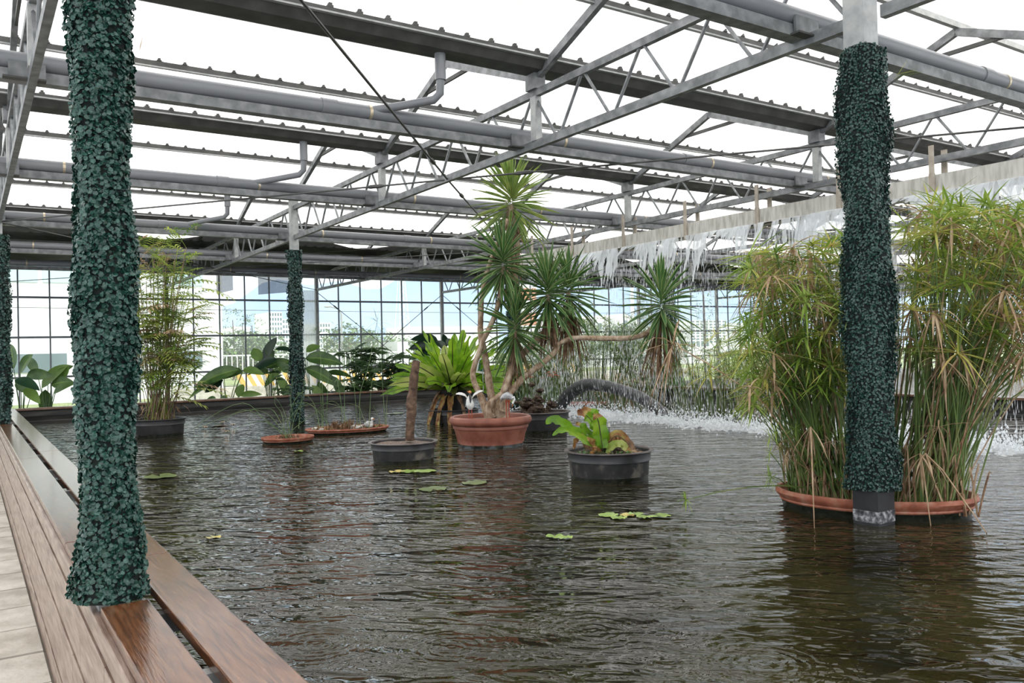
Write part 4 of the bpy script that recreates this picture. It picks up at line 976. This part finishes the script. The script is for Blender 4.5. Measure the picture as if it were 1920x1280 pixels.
# ================================================================ bamboo palm beside the nearest column
Bm = thing('bamboo_palm', 'tall slender bamboo palm with feathery yellow-green fronds in the tub behind the nearest column', 'palm', (CB.x,CB.y,.22)); bd_ = (CB-CAMP).dot(_F)
bs = MB(); bl = MB(); bdd = MB(); tips = []
for k in range(60):
    px = random.gauss(308,34); p = Vector((CB.x,CB.y,.2))+_R*random.uniform(-.2,.2)+by*random.uniform(-.2,.2)
    py = random.uniform(500,740) if k > 20 else random.uniform(455,560); q = at(px, py, d=bd_+random.uniform(-.4,.4))
    pts = stalk(bs, p, q, random.uniform(.005,.010), cane if random.random() < .7 else bamb, n=6)
    nf = 7 if k <= 20 else 5
    for j in range(nf):
        t = 1-j*.11; base = p.lerp(q, t); az = random.uniform(0,6.28); el = random.uniform(.1,1.0) if j else 1.1; L = random.uniform(.45,.78)
        d = ndir(az, el); prev = None; mm = random.choice([bamb, bamb, bamb, heli_l]) if random.random() < .86 else deadp
        tgt = bl
        for i in range(9):
            tt = i/8; pt = base+d*(L*tt)+Vector((0,0,-1))*(.38*L*tt*tt)
            if prev is not None: tgt.bar(prev, pt, .004, .004, mm)
            prev = pt
            if i > 2:
                sd = d.cross(Vector((0,0,1))).normalized()
                for s_ in (-1,1): tgt.leaf(pt, (sd*s_+d*.75+Vector((0,0,-.15))), random.uniform(.16,.25), .040, mm, droop=.35, seg=2, fold=.2)
for k in range(70):
    p = Vector((CB.x,CB.y,.22))+_R*random.gauss(0,.16)+by*random.gauss(0,.15); bdd.leaf(p+Vector((0,0,random.uniform(0,.35))), ndir(random.uniform(0,6.28), random.uniform(-.6,1.3)), random.uniform(.12,.3), .022, random.choice([dead, fern_b, deadp]), droop=.6, seg=3)
q = bs.build('cane', Bm); q['kind'] = 'stuff'; q = bl.build('frond', Bm, smooth=False); q['kind'] = 'stuff'; q = bdd.build('dead_leaf', Bm, smooth=False); q['kind'] = 'stuff'

# ================================================================ plants beyond the back wall
def pad_prof(t): return math.sin(PI*min(1,max(0,t))**.8)**.75 if 0 < t < 1 else .03
def broad(label, base, leaves, m=heli, cat='plant', name='broadleaf_plant', stem_r=.012):
    o = thing(name, label, cat, base); base = Vector(base)
    for (tipx, tipy, dirx, diry, L, w, dd, mm) in leaves:
        d0 = (base-CAMP).dot(_F); p = at(tipx, tipy, d=d0+dd); b = MB()
        b.tube([base+_R*random.uniform(-.08,.08), base.lerp(p,.5)+Vector((0,0,.1)), p], [stem_r,stem_r*.8,stem_r*.6], heli, n=6)
        b.build('stalk', o)
        b = MB(); d = _R*dirx + _U*diry + _F*random.uniform(-.25,.25)
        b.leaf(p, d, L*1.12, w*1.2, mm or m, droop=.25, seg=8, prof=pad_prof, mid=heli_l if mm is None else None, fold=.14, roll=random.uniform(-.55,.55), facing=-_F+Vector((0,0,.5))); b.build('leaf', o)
    return o
def gy(px, y, z=-.3): q = at(px, 700, y=y); return Vector((q.x, y, z))
broad('paddle-leaved plant beside the far left column, its leaves partly dark', gy(40,21.2), [(26,692,-.2,1,.75,.28,0,None),(38,700,.6,1,.7,.26,.1,None),(28,712,1,-.1,.6,.22,-.1,heli_dk),(50,705,1,.3,.55,.22,.2,heli),(45,728,1,-.5,.45,.2,0,heli_l),(60,735,-.6,.5,.45,.2,.1,heli)])
broad('broad-leaved plant at the left window, its leaves reaching the nearest column', gy(88,21.4), [(78,728,.75,1,.95,.26,0,heli_l),(85,730,-.1,-1,.55,.24,.1,heli),(96,722,.9,.35,.6,.24,0,None),(100,738,1,.8,.6,.2,-.2,heli),(70,700,-.4,.9,.55,.2,.2,heli),(110,712,.6,.9,.5,.2,.1,heli_l),(90,712,.9,.9,.7,.22,.2,heli)])
broad('low broad-leaved plant with spreading dark leaves left of the slim green column', gy(425,21.3), [(447,693,-1,-.15,1.05,.32,0,None),(455,697,-1,-.05,.6,.25,.2,heli),(420,708,-1,-.35,.85,.26,0,None),(418,712,-.8,-.3,.5,.22,.1,heli_dk),(447,745,.2,1,.45,.2,.2,heli_l),(450,742,1,.35,.55,.14,0,heli_l),(405,748,-1,.1,.25,.14,0,heli),(412,748,1,.2,.25,.14,0,heli),(455,694,1,.05,.5,.2,0,heli_l)])
broad('tall broad-leaved plant with upright dark leaf directly left of the slim green column', gy(505,21.6), [(492,680,.35,1,.95,.20,0,heli_dk),(488,678,-.3,.9,.5,.26,0,heli_l),(500,650,.5,-.9,.3,.2,.1,heli),(515,655,1,.15,.55,.14,.1,heli_dk),(497,690,1,.5,.8,.26,.2,None),(520,672,-1,-.3,.75,.22,0,heli_dk),(528,690,-.9,-.7,.55,.2,.1,heli_l),(540,700,-.6,.9,.5,.22,0,heli),(505,700,-1,.3,.7,.22,.2,heli),(520,705,.8,-1,.7,.2,-.2,heli_l)])
broad('broad-leaved plant whose long leaves stick out right of the slim green column', gy(585,21.4), [(572,672,1,.12,1.0,.32,0,None),(572,690,1,-.25,.95,.30,.1,None),(574,660,.6,.5,.45,.2,0,heli_l),(585,722,.8,-1,.6,.22,0,heli_l),(596,715,.6,-1,.65,.2,.1,heli),(610,700,1,.1,.7,.22,.2,heli),(625,705,.6,-1,.65,.2,0,heli)])
p = at(815, 700, y=21.6); broad('dark glossy big-leaved plant rising behind the bright fern', (p.x,21.6,-.3), [(822,640,-1,.35,.85,.27,0,heli_dk),(826,645,-1,.12,.95,.28,.1,heli_dk),(826,655,-1,-.05,.95,.27,.2,heli_dk),(835,655,-.7,.9,.45,.22,0,heli_dk),(838,650,-.2,1,.5,.17,.2,heli_dk),(825,665,-.9,-.45,.9,.3,.1,heli_dk),(845,650,-.3,1,.35,.2,.1,heli_dk)], m=heli_dk)
p = at(880, 700, y=21.6); broad('pale broad leaves low between the fern and the yucca trunks', (p.x+.2,21.6,-.3), [(925,725,-.4,.9,.5,.3,0,None),(893,735,-.3,1,.6,.28,0,None),(930,700,1,.3,.5,.22,.1,heli)])
def rhapis(label, base, fans, rad=.46):
    o = thing('lady_palm', label, 'palm', base); bs = MB(); bl = MB(); base = Vector(base); d0 = (base-CAMP).dot(_F)
    for (px, py) in fans:
        p = at(px, py, d=d0+random.uniform(-.4,.4)); b0 = base+_R*random.uniform(-.15,.15); bs.tube([b0, b0.lerp(p,.6)+Vector((0,0,.1)), p], [.014,.011,.006], heli, n=5)
        ax0 = ndir(random.uniform(0,6.28), random.uniform(-.1,.7)); s_ = ax0.cross(Vector((0,0,1))).normalized(); u_ = s_.cross(ax0)
        for k in range(9):
            a = (k-4)*.42; bl.leaf(p, ax0*math.cos(a)+s_*math.sin(a)+u_*.1, rad*random.uniform(.8,1.1), .062, rhap, droop=.25, seg=3, fold=.2, facing=-_F+Vector((0,0,.8)))
    q = bs.build('cane', o); q['kind'] = 'stuff'; q = bl.build('fan_leaf', o, smooth=False); q['kind'] = 'stuff'
def fans(cx, cy, sx_, sy_, n): return [(random.gauss(cx, sx_), cy+random.uniform(-sy_, sy_)) for _ in range(n)]
rhapis('dark lady palm with fan leaves behind the saucers, right of the slim green column', gy(672,21.2), fans(682,690,18,38,34)+fans(660,735,30,16,22)+[(655,712),(700,660),(690,655)])
rhapis('smaller dark lady palm behind the dead stump, by the wicker chairs', gy(752,21.6), fans(748,700,18,30,26)+[(712,706),(722,720),(735,688)])
rhapis('low dark palm clump behind the stump and the bright fern', gy(790,21.0), fans(790,725,16,18,18), .28)
rhapis('small dark palm hiding the pot left of the slim green column', gy(525,20.8), fans(535,715,16,24,16), .22)
o = tub('clay_pot', 'low clay-coloured pot beyond the back wall, left of the slim green column', 'pot', at(490,760,z=-.3)+Vector((0,0,0)), .5, .34, wicker, wicker)
q = at(490,742,y=20.9); o.location = (q.x, 20.9, -.28)
q = tub('clay_pot', 'brown pot beyond the back wall just right of the far left column', 'pot', Vector((0,0,0)), .26, .40, wicker, wicker); w_ = at(20,760,y=21.0); q.location = (w_.x, 21.0, -.3)
# wicker chairs
def chair(px, rz, label):
    q = at(px, 745, y=21.8); o = thing('wicker_chair', label, 'chair', (0,0,0), 'wicker chairs')
    b = MB(); b.lathe([(.0,.42),(.27,.42),(.28,.44),(.27,.46),(0,.46)], (0,0,0), wicker, n=20); b.build('seat', o)
    b = MB(); vs = []; n = 12
    for i in range(n+1):
        a = PI*.12+PI*.76*i/n; top = .84-.10*abs(i-n/2)/(n/2)
        for r, z in ((.28,.44),(.33,top),(.305,top),(.26,.46)): vs.append((r*math.cos(a), r*math.sin(a), z))
    b.add(vs, [(i*4+k, i*4+(k+1)%4, (i+1)*4+(k+1)%4, (i+1)*4+k) for i in range(n) for k in range(4)]+[(3,2,1,0),(n*4,n*4+1,n*4+2,n*4+3)], wicker); b.build('backrest', o)
    for s_ in (-1,1):
        b = MB(); b.tube([(s_*.28,.18,.44),(s_*.31,.05,.66),(s_*.30,-.2,.64),(s_*.24,-.22,.02)], .014, black_f, n=6); b.build('armrest', o)
        b = MB(); b.tube([(s_*.20,.2,.44),(s_*.22,.25,0)], .014, black_f, n=6); b.build('leg', o)
    o.location = (q.x, 21.8, -.3); o.rotation_euler = (0,0,rz)
chair(722, -.9, 'brown wicker chair beyond the back wall, left one of the pair'); chair(750, .5, 'brown wicker chair beyond the back wall, right one of the pair')
# low table and boards beyond the right wall
q = at(1228, 716, y=19.0); o = thing('wooden_table', 'weathered wooden table beyond the right pond wall behind the dead yucca leaves', 'table', (q.x,19,-.3))
b = MB(); b.box((q.x-.8,18.6,.42),(q.x+.8,19.4,.48), hanger_m); b.build('tabletop', o, smooth=False)
for dx in (-.7,.7):
    for dy in (-.3,.3): b = MB(); b.box((q.x+dx-.04,19+dy-.04,-.3),(q.x+dx+.04,19+dy+.04,.42), cane); b.build('leg', o, smooth=False)

# ================================================================ hose arch
o = thing('hose', 'thick ribbed black hose arching out of the pond under the waterfall', 'hose', at(1130,740,d=15.2))
P = [at(x, y, d=dd) for x, y, dd in ((1030,788,16.2),(1048,762,16.1),(1072,735,15.9),(1095,722,15.7),(1125,722,15.5),(1160,730,15.2),(1195,742,14.8),(1222,758,14.5),(1242,775,14.2),(1255,800,14.0))]
F_ = []
for i in range(len(P)-1):
    for k in range(14):
        t = k/14; p0, p1, p2, p3 = P[max(i-1,0)], P[i], P[i+1], P[min(i+2,len(P)-1)]
        F_.append(.5*((2*p1)+(p2-p0)*t+(2*p0-5*p1+4*p2-p3)*t*t+(3*p1-p0-3*p2+p3)*t**3))
b = MB(); b.tube(F_, [(.135-.04*i/len(F_))*(1.0 if i % 2 else .93) for i in range(len(F_))], hose_m, n=16); b.build('hose_body', o)

# ================================================================ falling water, drops, foam
rg = random.Random(5)
b = MB(); y = 4.2
def ribbon(b, x, y, z0, z1, w, m, wav):
    n = max(3, int((z0-z1)/.09)); pts = []; ph = rg.uniform(0,6); vs = []
    for i in range(n+1):
        t = i/n; z = z0+(z1-z0)*t; hw = w/2*(1-.85*t**1.4)*(1+.35*math.sin(ph+i*1.9)); yy = y+wav*math.sin(ph+i*.8); xx = x-.10*t+.02*math.sin(ph*2+i)
        for a, c_ in ((-hw,0),(0,-.014*(1-t)-.003),(hw,0),(0,.014*(1-t)+.003)): vs.append((xx+c_, yy+a, z))
    b.add(vs, [(i*4+k, i*4+(k+1)%4, (i+1)*4+(k+1)%4, (i+1)*4+k) for i in range(n) for k in range(4)], m)
while y < 14.3:
    gap = rg.random()
    big = .45+.45*math.sin(y*2.6+1)+.4*math.sin(y*6.1)
    ln = max(.06, .20+.55*big*rg.uniform(.4,1.3))*(.45 if y > 12 else 1)
    if gap > .18: ribbon(b, XT-.13, y, 3.05, 3.05-ln, rg.uniform(.07,.17), splash, .012)
    if rg.random() < .35: ribbon(b, XT-.14, y, 3.04, 3.04-ln*rg.uniform(1.3,2.2), rg.uniform(.02,.06), splash, .02)
    y += rg.uniform(.04,.085)
tag(b.build('falling_water', smooth=True, origin=(XT-.13,9,0)), 'sheet and strands of water falling from the hung channel', 'falling water', kind='stuff')
b = MB()
oct_ = [(0,1,2),(0,2,3),(0,3,4),(0,4,1),(5,2,1),(5,3,2),(5,4,3),(5,1,4)]
for k in range(24000):
    y = rg.uniform(4.2,14.3); t = rg.random(); dens = .35+.65*(.5+.5*math.sin(y*1.9+1))
    if rg.random() > dens: continue
    z = 2.9*(1-t)+.02; x = XT-.2+rg.gauss(0,.06+.16*t); y += rg.gauss(0,.05+.1*t); r = rg.uniform(.002,.0055); l = rg.uniform(.02,.10)
    b.add([(x,y,z+l),(x+r,y,z),(x,y+r,z),(x-r,y,z),(x,y-r,z),(x,y,z-l*.5)], oct_, mist_m)
tag(b.build('water_drops', smooth=False, origin=(XT,9,0)), 'streaking drops between the hung channel and the pond', 'water drops', kind='stuff')
# foam patch: low rough mound with spikes
b = MB(); nx, ny = 26, 170; vs = []; fs = []
for j in range(ny+1):
    y = 4.5+9.6*j/ny
    for i in range(nx+1):
        u = (i/nx-.5)*2; x = XT-.25+u*(.62+.12*math.sin(y*3)+.06*math.sin(y*9.7)); e_ = max(0,1-abs(u)**1.6)
        z = -.015 + e_*(.03+.13*rg.random()**2.5)*(.7+.3*math.sin(y*5)); vs.append((x, y, z))
b.add(vs, [(j*(nx+1)+i, j*(nx+1)+i+1, (j+1)*(nx+1)+i+1, (j+1)*(nx+1)+i) for j in range(ny) for i in range(nx) if abs(i/nx-.5)*2 < .5+.5*rg.random()], foam_m)
for k in range(7500):
    y = rg.uniform(4.5,14.1); x = XT-.25+rg.gauss(0,.36); z = abs(rg.gauss(0,.10)); r = rg.uniform(.004,.018)
    b.add([(x,y,z+r*1.6),(x+r,y,z),(x,y+r,z),(x-r,y,z),(x,y-r,z),(x,y,z-r)], oct_, foam_m)
tag(b.build('foam', smooth=False, origin=(XT-.25,9,0)), 'white foam line where the falling water hits the pond', 'foam', kind='stuff')

# ================================================================ lily pads and floating bits
lily_s = mat('submerged lily pad', [(.06,.085,.02),(.13,.18,.045)], .3, scale=8)
def pad(px, py, r, m, label, grp='lily pads', flip=0):
    c = at(px, py, z=.006); b = MB(); n = 18; a0 = random.uniform(0,6.28); vs = [(c.x,c.y,.008)]
    for k in range(n+1):
        t = a0+.22+(2*PI-.44)*k/n; rr = r*random.uniform(.94,1.05); vs.append((c.x+rr*math.cos(t), c.y+rr*math.sin(t), .006+random.uniform(0,.012)+flip*max(0,math.cos(t))*.05))
    b.add(vs, [(0,k+1,k+2) for k in range(n)], m); tag(b.build('lily_pad', smooth=True), label, 'lily pad', grp)
for px, py, r, m, l in ((1141,966,.075,lily,'bright lily pad, leftmost of the group in the right middle of the pond'),(1160,971,.06,lily,'lily pad second from left in the main group, half tucked under'),(1176,966,.055,lily_y,'yellowish lily pad in the middle of the main group'),(1192,964,.06,lily,'upper lily pad in the middle of the main group'),(1208,969,.06,lily,'lily pad second from right in the main group'),(1240,967,.07,lily,'lily pad at the right end of the main group'),
    (1040,1006,.06,lily,'lily pad left of the close pair in the foreground'),(1060,1008,.05,lily,'lily pad right of the close pair in the foreground'),(745,884,.09,lily_y,'yellow lily pad leftmost in front of the stump tub'),(768,884,.10,lily,'green lily pad second in front of the stump tub'),(797,883,.12,lily,'green lily pad right of the row before the stump tub'),(812,917,.13,lily_s,'submerged-looking pad left of the two in front of the terracotta pot'),(890,905,.12,lily_s,'pad below the terracotta pot'),(560,846,.06,lily,'small pad just under the small round saucer'),(300,893,.17,lily_s,'flat pad beside the nearest green column'),(400,1008,.05,lily_y,'tiny yellowing leaf afloat in the left foreground'),(740,775,.2,lily_s,'distant pad behind the dead stump')):
    pad(px, py, r, m, l)
for px, py, l in ((410,802,'dark half-sunk leaf afloat left of the small saucer'),(1010,655,'')):
    if not l: continue
    c = at(px, py, z=.01); b = MB(); b.leaf(c-_R*.14, _R, .32, .12, bark_dk, droop=-.1, seg=6, prof=pad_prof, fold=.3); tag(b.build('floating_leaf'), l, 'leaf')
for px, py, fl in ((425,808,'nearest of four'),(385,800,'leftmost of four'),(437,795,'rightmost of four'),(418,791,'farthest of four')):
    c = at(px, py, z=.01); b = MB()
    for k in range(6): b.leaf(c, ndir(k*1.05,.5), .07, .045, deadp, droop=.5, seg=2)
    tag(b.build('water_flower', smooth=False), 'faded pinkish flower afloat between bamboo palm and small saucer, '+fl, 'flower', 'floating flowers')
# leaf blades of an air plant stuck in the right column
b = MB()
for (x1, y1, w, m) in ((1702,112,.022,pap_y),(1724,122,.014,pap),(1722,132,.014,pap_y),(1738,133,.012,pap)):
    p = at(1678, 145+random.uniform(-6,12), d=5.62); q = at(x1, y1, d=5.6); b.leaf(p, q-p, (q-p).length, w, m, droop=.0, seg=4)
tag(b.build('leaf_tuft', smooth=False), 'few long yellow-green blades poking from the right side of the column sleeve top', 'leaf tuft')
# ================================================================ outdoors
def house(name, label, x0, x1, y0, y1, z1, m, wins=(), roof=None, z0=-.75, cat='building'):
    o = thing(name, label, cat, ((x0+x1)/2, y0, z0)); b = MB(); b.box((x0,y0,z0),(x1,y1,z1), m); b.build('wall', o, smooth=False)
    for (a, c_, e_, f_, nx, nz) in wins:
        for i in range(nx):
            for j in range(nz):
                w = (c_-a)/nx; h = (f_-e_)/nz; xa, za = a+w*i+w*.18, e_+h*j+h*.2
                b = MB(); b.box((xa,y0-.05,za),(xa+w*.64,y0+.02,za+h*.6), glass_b); q = b.build('window', o, smooth=False)
    return o
def box_thing(name, label, cat, a, c_, m): b = MB(); b.box(a, c_, m); return tag(b.build(name, smooth=False), label, cat)
frame_w = mat('white window frame', (.8,.8,.8), .5)
o = house('white_hall', 'large plain white building filling the left windows', -25, 11.35, 45, 60, 11, white_w)
for (xa, xb, za, zb, nn) in ((1.6,4.05,.75,1.62,3),(9.3,10.28,.75,1.62,1)):
    b = MB(); b.box((xa,44.93,za),(xb,44.97,zb), glass_b); w_ = b.build('window', o, smooth=False)
    b = MB()
    for i in range(nn+1): xx = xa+(xb-xa)*i/nn; b.box((xx-.03,44.88,za-.03),(xx+.03,44.96,zb+.03), frame_w)
    for z in (za, (za+zb)/2+.15, zb): b.box((xa,44.88,z-.03),(xb,44.96,z+.03), frame_w)
    b.build('window_frame', w_, smooth=False)
for xa, xb in ((1.5,2.9),(3.1,4.6),(8.9,10.4)): b = MB(); b.box((xa,44.95,5.0),(xb,44.99,9), mat('pale blue cladding', (.50,.68,.74), .5)); b.build('panel', o, smooth=False)
# railing, striped barrier, kerb
o = thing('guard_rail', 'white metal railing outside beyond the windows', 'railing', (18,52,0)); b = MB()
b.box((11.6,52,1.30),(26,52.06,1.38), white_w); b.box((11.6,52,.35),(26,52.06,.42), white_w); b.build('rail', o, smooth=False)
b = MB()
for x in np.arange(11.7, 26, .32): b.box((x,52,.3),(x+.05,52.05,1.35), white_w)
for x in np.arange(11.7, 26, 2.9): b.box((x,52.01,-.75),(x+.09,52.1,1.35), white_w)
b.build('baluster', o, smooth=False)
ym = mat('yellow stripe paint', (.75,.42,.06), .6); bm_ = mat('white stripe paint', (.75,.74,.70), .6)
o = thing('striped_kerb', 'low barrier painted with slanting yellow and white stripes outside the windows', 'barrier', (18,40,-.3)); b = MB(); b2 = MB(); x = 11.0; i = 0
while x < 31:
    t = MB if False else (b if i % 2 else b2); m_ = bm_ if i % 2 else ym
    t.add([(x,40,-.15),(x+.22,40,-.15),(x-.10,40,.42),(x-.32,40,.42),(x,40.25,-.15),(x+.22,40.25,-.15),(x-.10,40.25,.42),(x-.32,40.25,.42)], [(0,1,2,3),(7,6,5,4),(0,4,5,1),(1,5,6,2),(2,6,7,3),(3,7,4,0)], m_); x += .22; i += 1
b.build('white_stripe', o, smooth=False); b2.build('yellow_stripe', o, smooth=False)
box_thing('concrete_ledge', 'long pale concrete ledge under the striped barrier', 'ledge', (8,39.6,-.75),(40,40.4,-.16), stone)
# hedge and trees
hedge_m = mat('hedge green', [(.05,.11,.03),(.11,.20,.05),(.20,.30,.10)], .7, scale=3, trans=.15)
def tree(label, x, y, r, h, n, cat='tree', name='tree', z=-.75, m=hedge_m, trunk=True):
    o = thing(name, label, cat, (x,y,z)); b = MB(); rr = random.Random(int(x*31+y))
    for k in range(n):
        a, t = rr.uniform(0,6.28), rr.uniform(-1,1); q = math.sqrt(1-t*t)*r*rr.uniform(.5,1); c_ = (x+q*math.cos(a), y+q*math.sin(a), z+h*.62+t*h*.36)
        for j in range(7): b.leaf((c_[0]+rr.gauss(0,r*.10),c_[1]+rr.gauss(0,r*.10),c_[2]+rr.gauss(0,r*.10)), ndir(rr.uniform(0,6.28), rr.uniform(-.6,1)), r*.17, r*.10, m, seg=2, droop=.3)
    q = b.build('crown', o, smooth=False); q['kind'] = 'stuff'
    if trunk: b = MB(); b.tube([(x,y,z),(x+.1,y,z+h*.35),(x,y,z+h*.8)], [r*.09,r*.07,r*.03], bark_dk, n=7); b.build('trunk', o)
for i, (px, y, r, h, l) in enumerate(((455,56,2.2,3.6,'round hedge bush behind the white railing, left of two'),(500,57,2.4,3.3,'round hedge bush behind the white railing, right of two'),(400,58,1.6,2.9,'bush hidden behind the white hall corner'),(655,62,2.6,4.2,'dense roadside tree seen right of the slim green column'),(700,66,2.8,3.6,'roadside tree above the lady palm'),(775,70,2.2,3.2,'low roadside tree behind the dark glossy leaves'))):
    q = at(px, 640, y=y); tree(l, q.x, y, r, h, 150, name='hedge_bush' if i < 3 else 'tree', cat='bush' if i < 3 else 'tree', trunk=i > 2)
for i, px in enumerate((437,455,473)):
    q = at(px, 640, y=75); tree('slender street tree with a flat airy crown beyond the railing, %s of three' % ['left','middle','right'][i], q.x, 75, 1.2, 6.6-.3*i, 45)
for i, (px, y, r, h) in enumerate(((1085,55,2.6,4.4),(1165,60,2.4,4.0),(1222,48,1.6,6.5),(1322,90,1.6,13))):
    q = at(px, 640, y=y); tree(['rounded tree outside behind the feathery papyrus','small tree outside below the gabled house','dark tree outside behind the rightmost yucca head','conifer outside right of the ivy column'][i], q.x, y, r, h, 130)
b = MB(); rr = random.Random(3)
for k in range(5200):
    x = rr.uniform(-3, 30); y = rr.uniform(28.2, 36); b.leaf((x,y,-.75), ndir(rr.uniform(0,6.28), rr.uniform(1.0,1.5)), rr.uniform(.25,.85), .02, MATS['outdoor grass'] if k % 4 else deadp, seg=2, droop=.3)
tag(b.build('tall_grass', smooth=False), 'tall pale grass growing outside the window wall', 'grass', kind='stuff')
# street lamps, towers
def lamp(px, y, h, label):
    q = at(px, 640, y=y); o = thing('street_lamp', label, 'street lamp', (q.x,y,-.75)); b = MB(); b.tube([(q.x,y,-.75),(q.x,y,h)], [.11,.07], steel_lt, n=8); b.tube([(q.x,y,h),(q.x-.3,y,h+.35),(q.x-.9,y,h+.5)], .05, steel_lt, n=6); b.build('pole', o); b = MB(); b.blob((q.x-1.1,y,h+.48), .3,.12,.07, steel_lt, n=8, k=4); b.build('lamp_head', o)
lamp(641, 60, 4.4, 'curved street lamp outside right of the slim column'); lamp(632, 95, 2.6, 'smaller street lamp outside below the curved one')
q = at(755, 640, y=150); o = thing('lattice_tower', 'thin white lattice tower outside behind the window wall', 'tower', (q.x,150,-.75)); b = MB()
for i in range(12):
    z0_, z1_ = 1.5*i-.75, 1.5*i+.75; w0, w1 = 1.5-.09*i, 1.5-.09*(i+1)
    for s1_, s2_ in ((-1,-1),(1,-1),(1,1),(-1,1)): b.tube([(q.x+s1_*w0,150+s2_*w0,z0_),(q.x+s1_*w1,150+s2_*w1,z1_)], .07, white_w, n=4)
    b.tube([(q.x-w0,150-w0,z0_),(q.x+w1,150-w1,z1_)], .05, white_w, n=4); b.tube([(q.x+w0,150-w0,z0_),(q.x-w1,150-w1,z1_)], .05, white_w, n=4)
b.build('lattice', o, smooth=False)
q = at(1187, 640, y=80); b = MB(); b.tube([(q.x,80,-.75),(q.x,80,9)], .22, white_w, n=8); tag(b.build('flag_mast'), 'white mast outside rising behind the gabled house', 'mast')
# distant buildings
def dist(px0, px1, pyt, y, label, cat='building', wins=None, m=None):
    a = at(px0, 640, y=y); c_ = at(px1, 640, y=y); t = at((px0+px1)/2, pyt, y=y)
    w = [(a.x, c_.x, 2, t.z, *wins)] if wins else []
    return house('city_building', label, a.x, c_.x, y, y+y*.06, t.z, m or white_w, w)
dist(505,530,585,420,'white tower block with rows of windows outside left of the slim column', wins=(5,9)); dist(530,546,598,430,'narrow white block beside the tower block', wins=(3,7)); dist(600,620,605,400,'white block right of the slim column', wins=(4,6)); dist(440,470,612,500,'pale distant block between hall and tower block'); dist(470,500,628,480,'low pale distant block left of the tower block'); dist(660,740,640,420,'row of low white houses under the hill', wins=(9,2)); dist(562,600,640,300,'low white block hidden behind the slim column')
dist(625,648,650,70,'small white cabin outside beside the street lamp')
o = dist(760,935,612,90,'long white warehouse roof outside behind the bright fern')
o = dist(745,765,640,60,'white kiosk outside left of the dark glossy leaves')
# gabled house
y = 95; a = at(1095,640,y=y); c_ = at(1225,640,y=y); e1 = at(1100,615,y=y); rg_ = at(1172,588,y=y)
o = thing('gabled_house', 'white gabled house outside above the horizontal yucca branch', 'building', ((a.x+c_.x)/2,y,-.75)); b = MB()
b.add([(a.x,y,-.75),(c_.x,y,-.75),(c_.x,y,e1.z),(rg_.x,y,rg_.z),(a.x,y,e1.z),(a.x,y+20,-.75),(c_.x,y+20,-.75),(c_.x,y+20,e1.z),(rg_.x,y+20,rg_.z),(a.x,y+20,e1.z)], [(0,1,2,3,4),(9,8,7,6,5),(0,5,6,1),(1,6,7,2),(2,7,8,3),(3,8,9,4),(4,9,5,0)], white_w); b.build('wall', o, smooth=False)
for px, py in ((1112,612),(1124,612),(1173,607),(1158,625)):
    w0 = at(px,py,y=y); b = MB(); b.box((w0.x-.35,y-.08,w0.z-.5),(w0.x+.35,y+.02,w0.z+.5), glass_b); b.build('window', o, smooth=False)
dist(1085,1330,655,70,'long low white shed outside behind the ivy column', wins=(26,1)); dist(1296,1362,600,160,'white apartment block with window grid right of the ivy column', wins=(8,8)); dist(1380,1470,605,180,'white apartment block seen through the left papyrus clump', wins=(8,7)); dist(1800,1919,600,200,'pale block outside behind the right papyrus clump', wins=(8,5)); dist(1250,1296,640,120,'grey-white low block outside at the ivy column')
q = at(998, 640, y=110); b = MB()
for i in range(9): b.box((q.x-1.0,110,-.75+2*i),(q.x+1.0,112,-.75+2*(i+1)), mat('orange tower band', (.62,.22,.08), .6) if i % 2 else white_w)
tag(b.build('striped_tower', smooth=False), 'orange and white banded tower outside, right of the column behind the yucca', 'tower')
# hills
hm = mat('haze tinted wooded hill', [(.34,.45,.60),(.42,.53,.66)], 1, scale=.01, spec=0)  # distance haze painted into the base colour as pale blue
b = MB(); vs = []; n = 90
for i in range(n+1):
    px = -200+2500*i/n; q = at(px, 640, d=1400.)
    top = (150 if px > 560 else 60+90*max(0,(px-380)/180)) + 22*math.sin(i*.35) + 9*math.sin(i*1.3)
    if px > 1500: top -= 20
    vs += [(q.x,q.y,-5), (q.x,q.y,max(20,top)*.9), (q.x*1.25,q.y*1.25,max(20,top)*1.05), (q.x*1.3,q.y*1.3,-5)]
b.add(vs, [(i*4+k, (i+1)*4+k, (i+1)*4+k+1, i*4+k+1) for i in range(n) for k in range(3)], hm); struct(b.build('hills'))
for a_, c_, in ((600,0),): pass
# overhead cable outside
q0 = at(0,576,y=40); q1 = at(1500,586,y=40); b = MB(); b.tube([q0, q0.lerp(q1,.5)+Vector((0,0,-.15)), q1], .012, black_f, n=4); tag(b.build('overhead_cable'), 'thin cable crossing outside the whole window wall', 'cable')
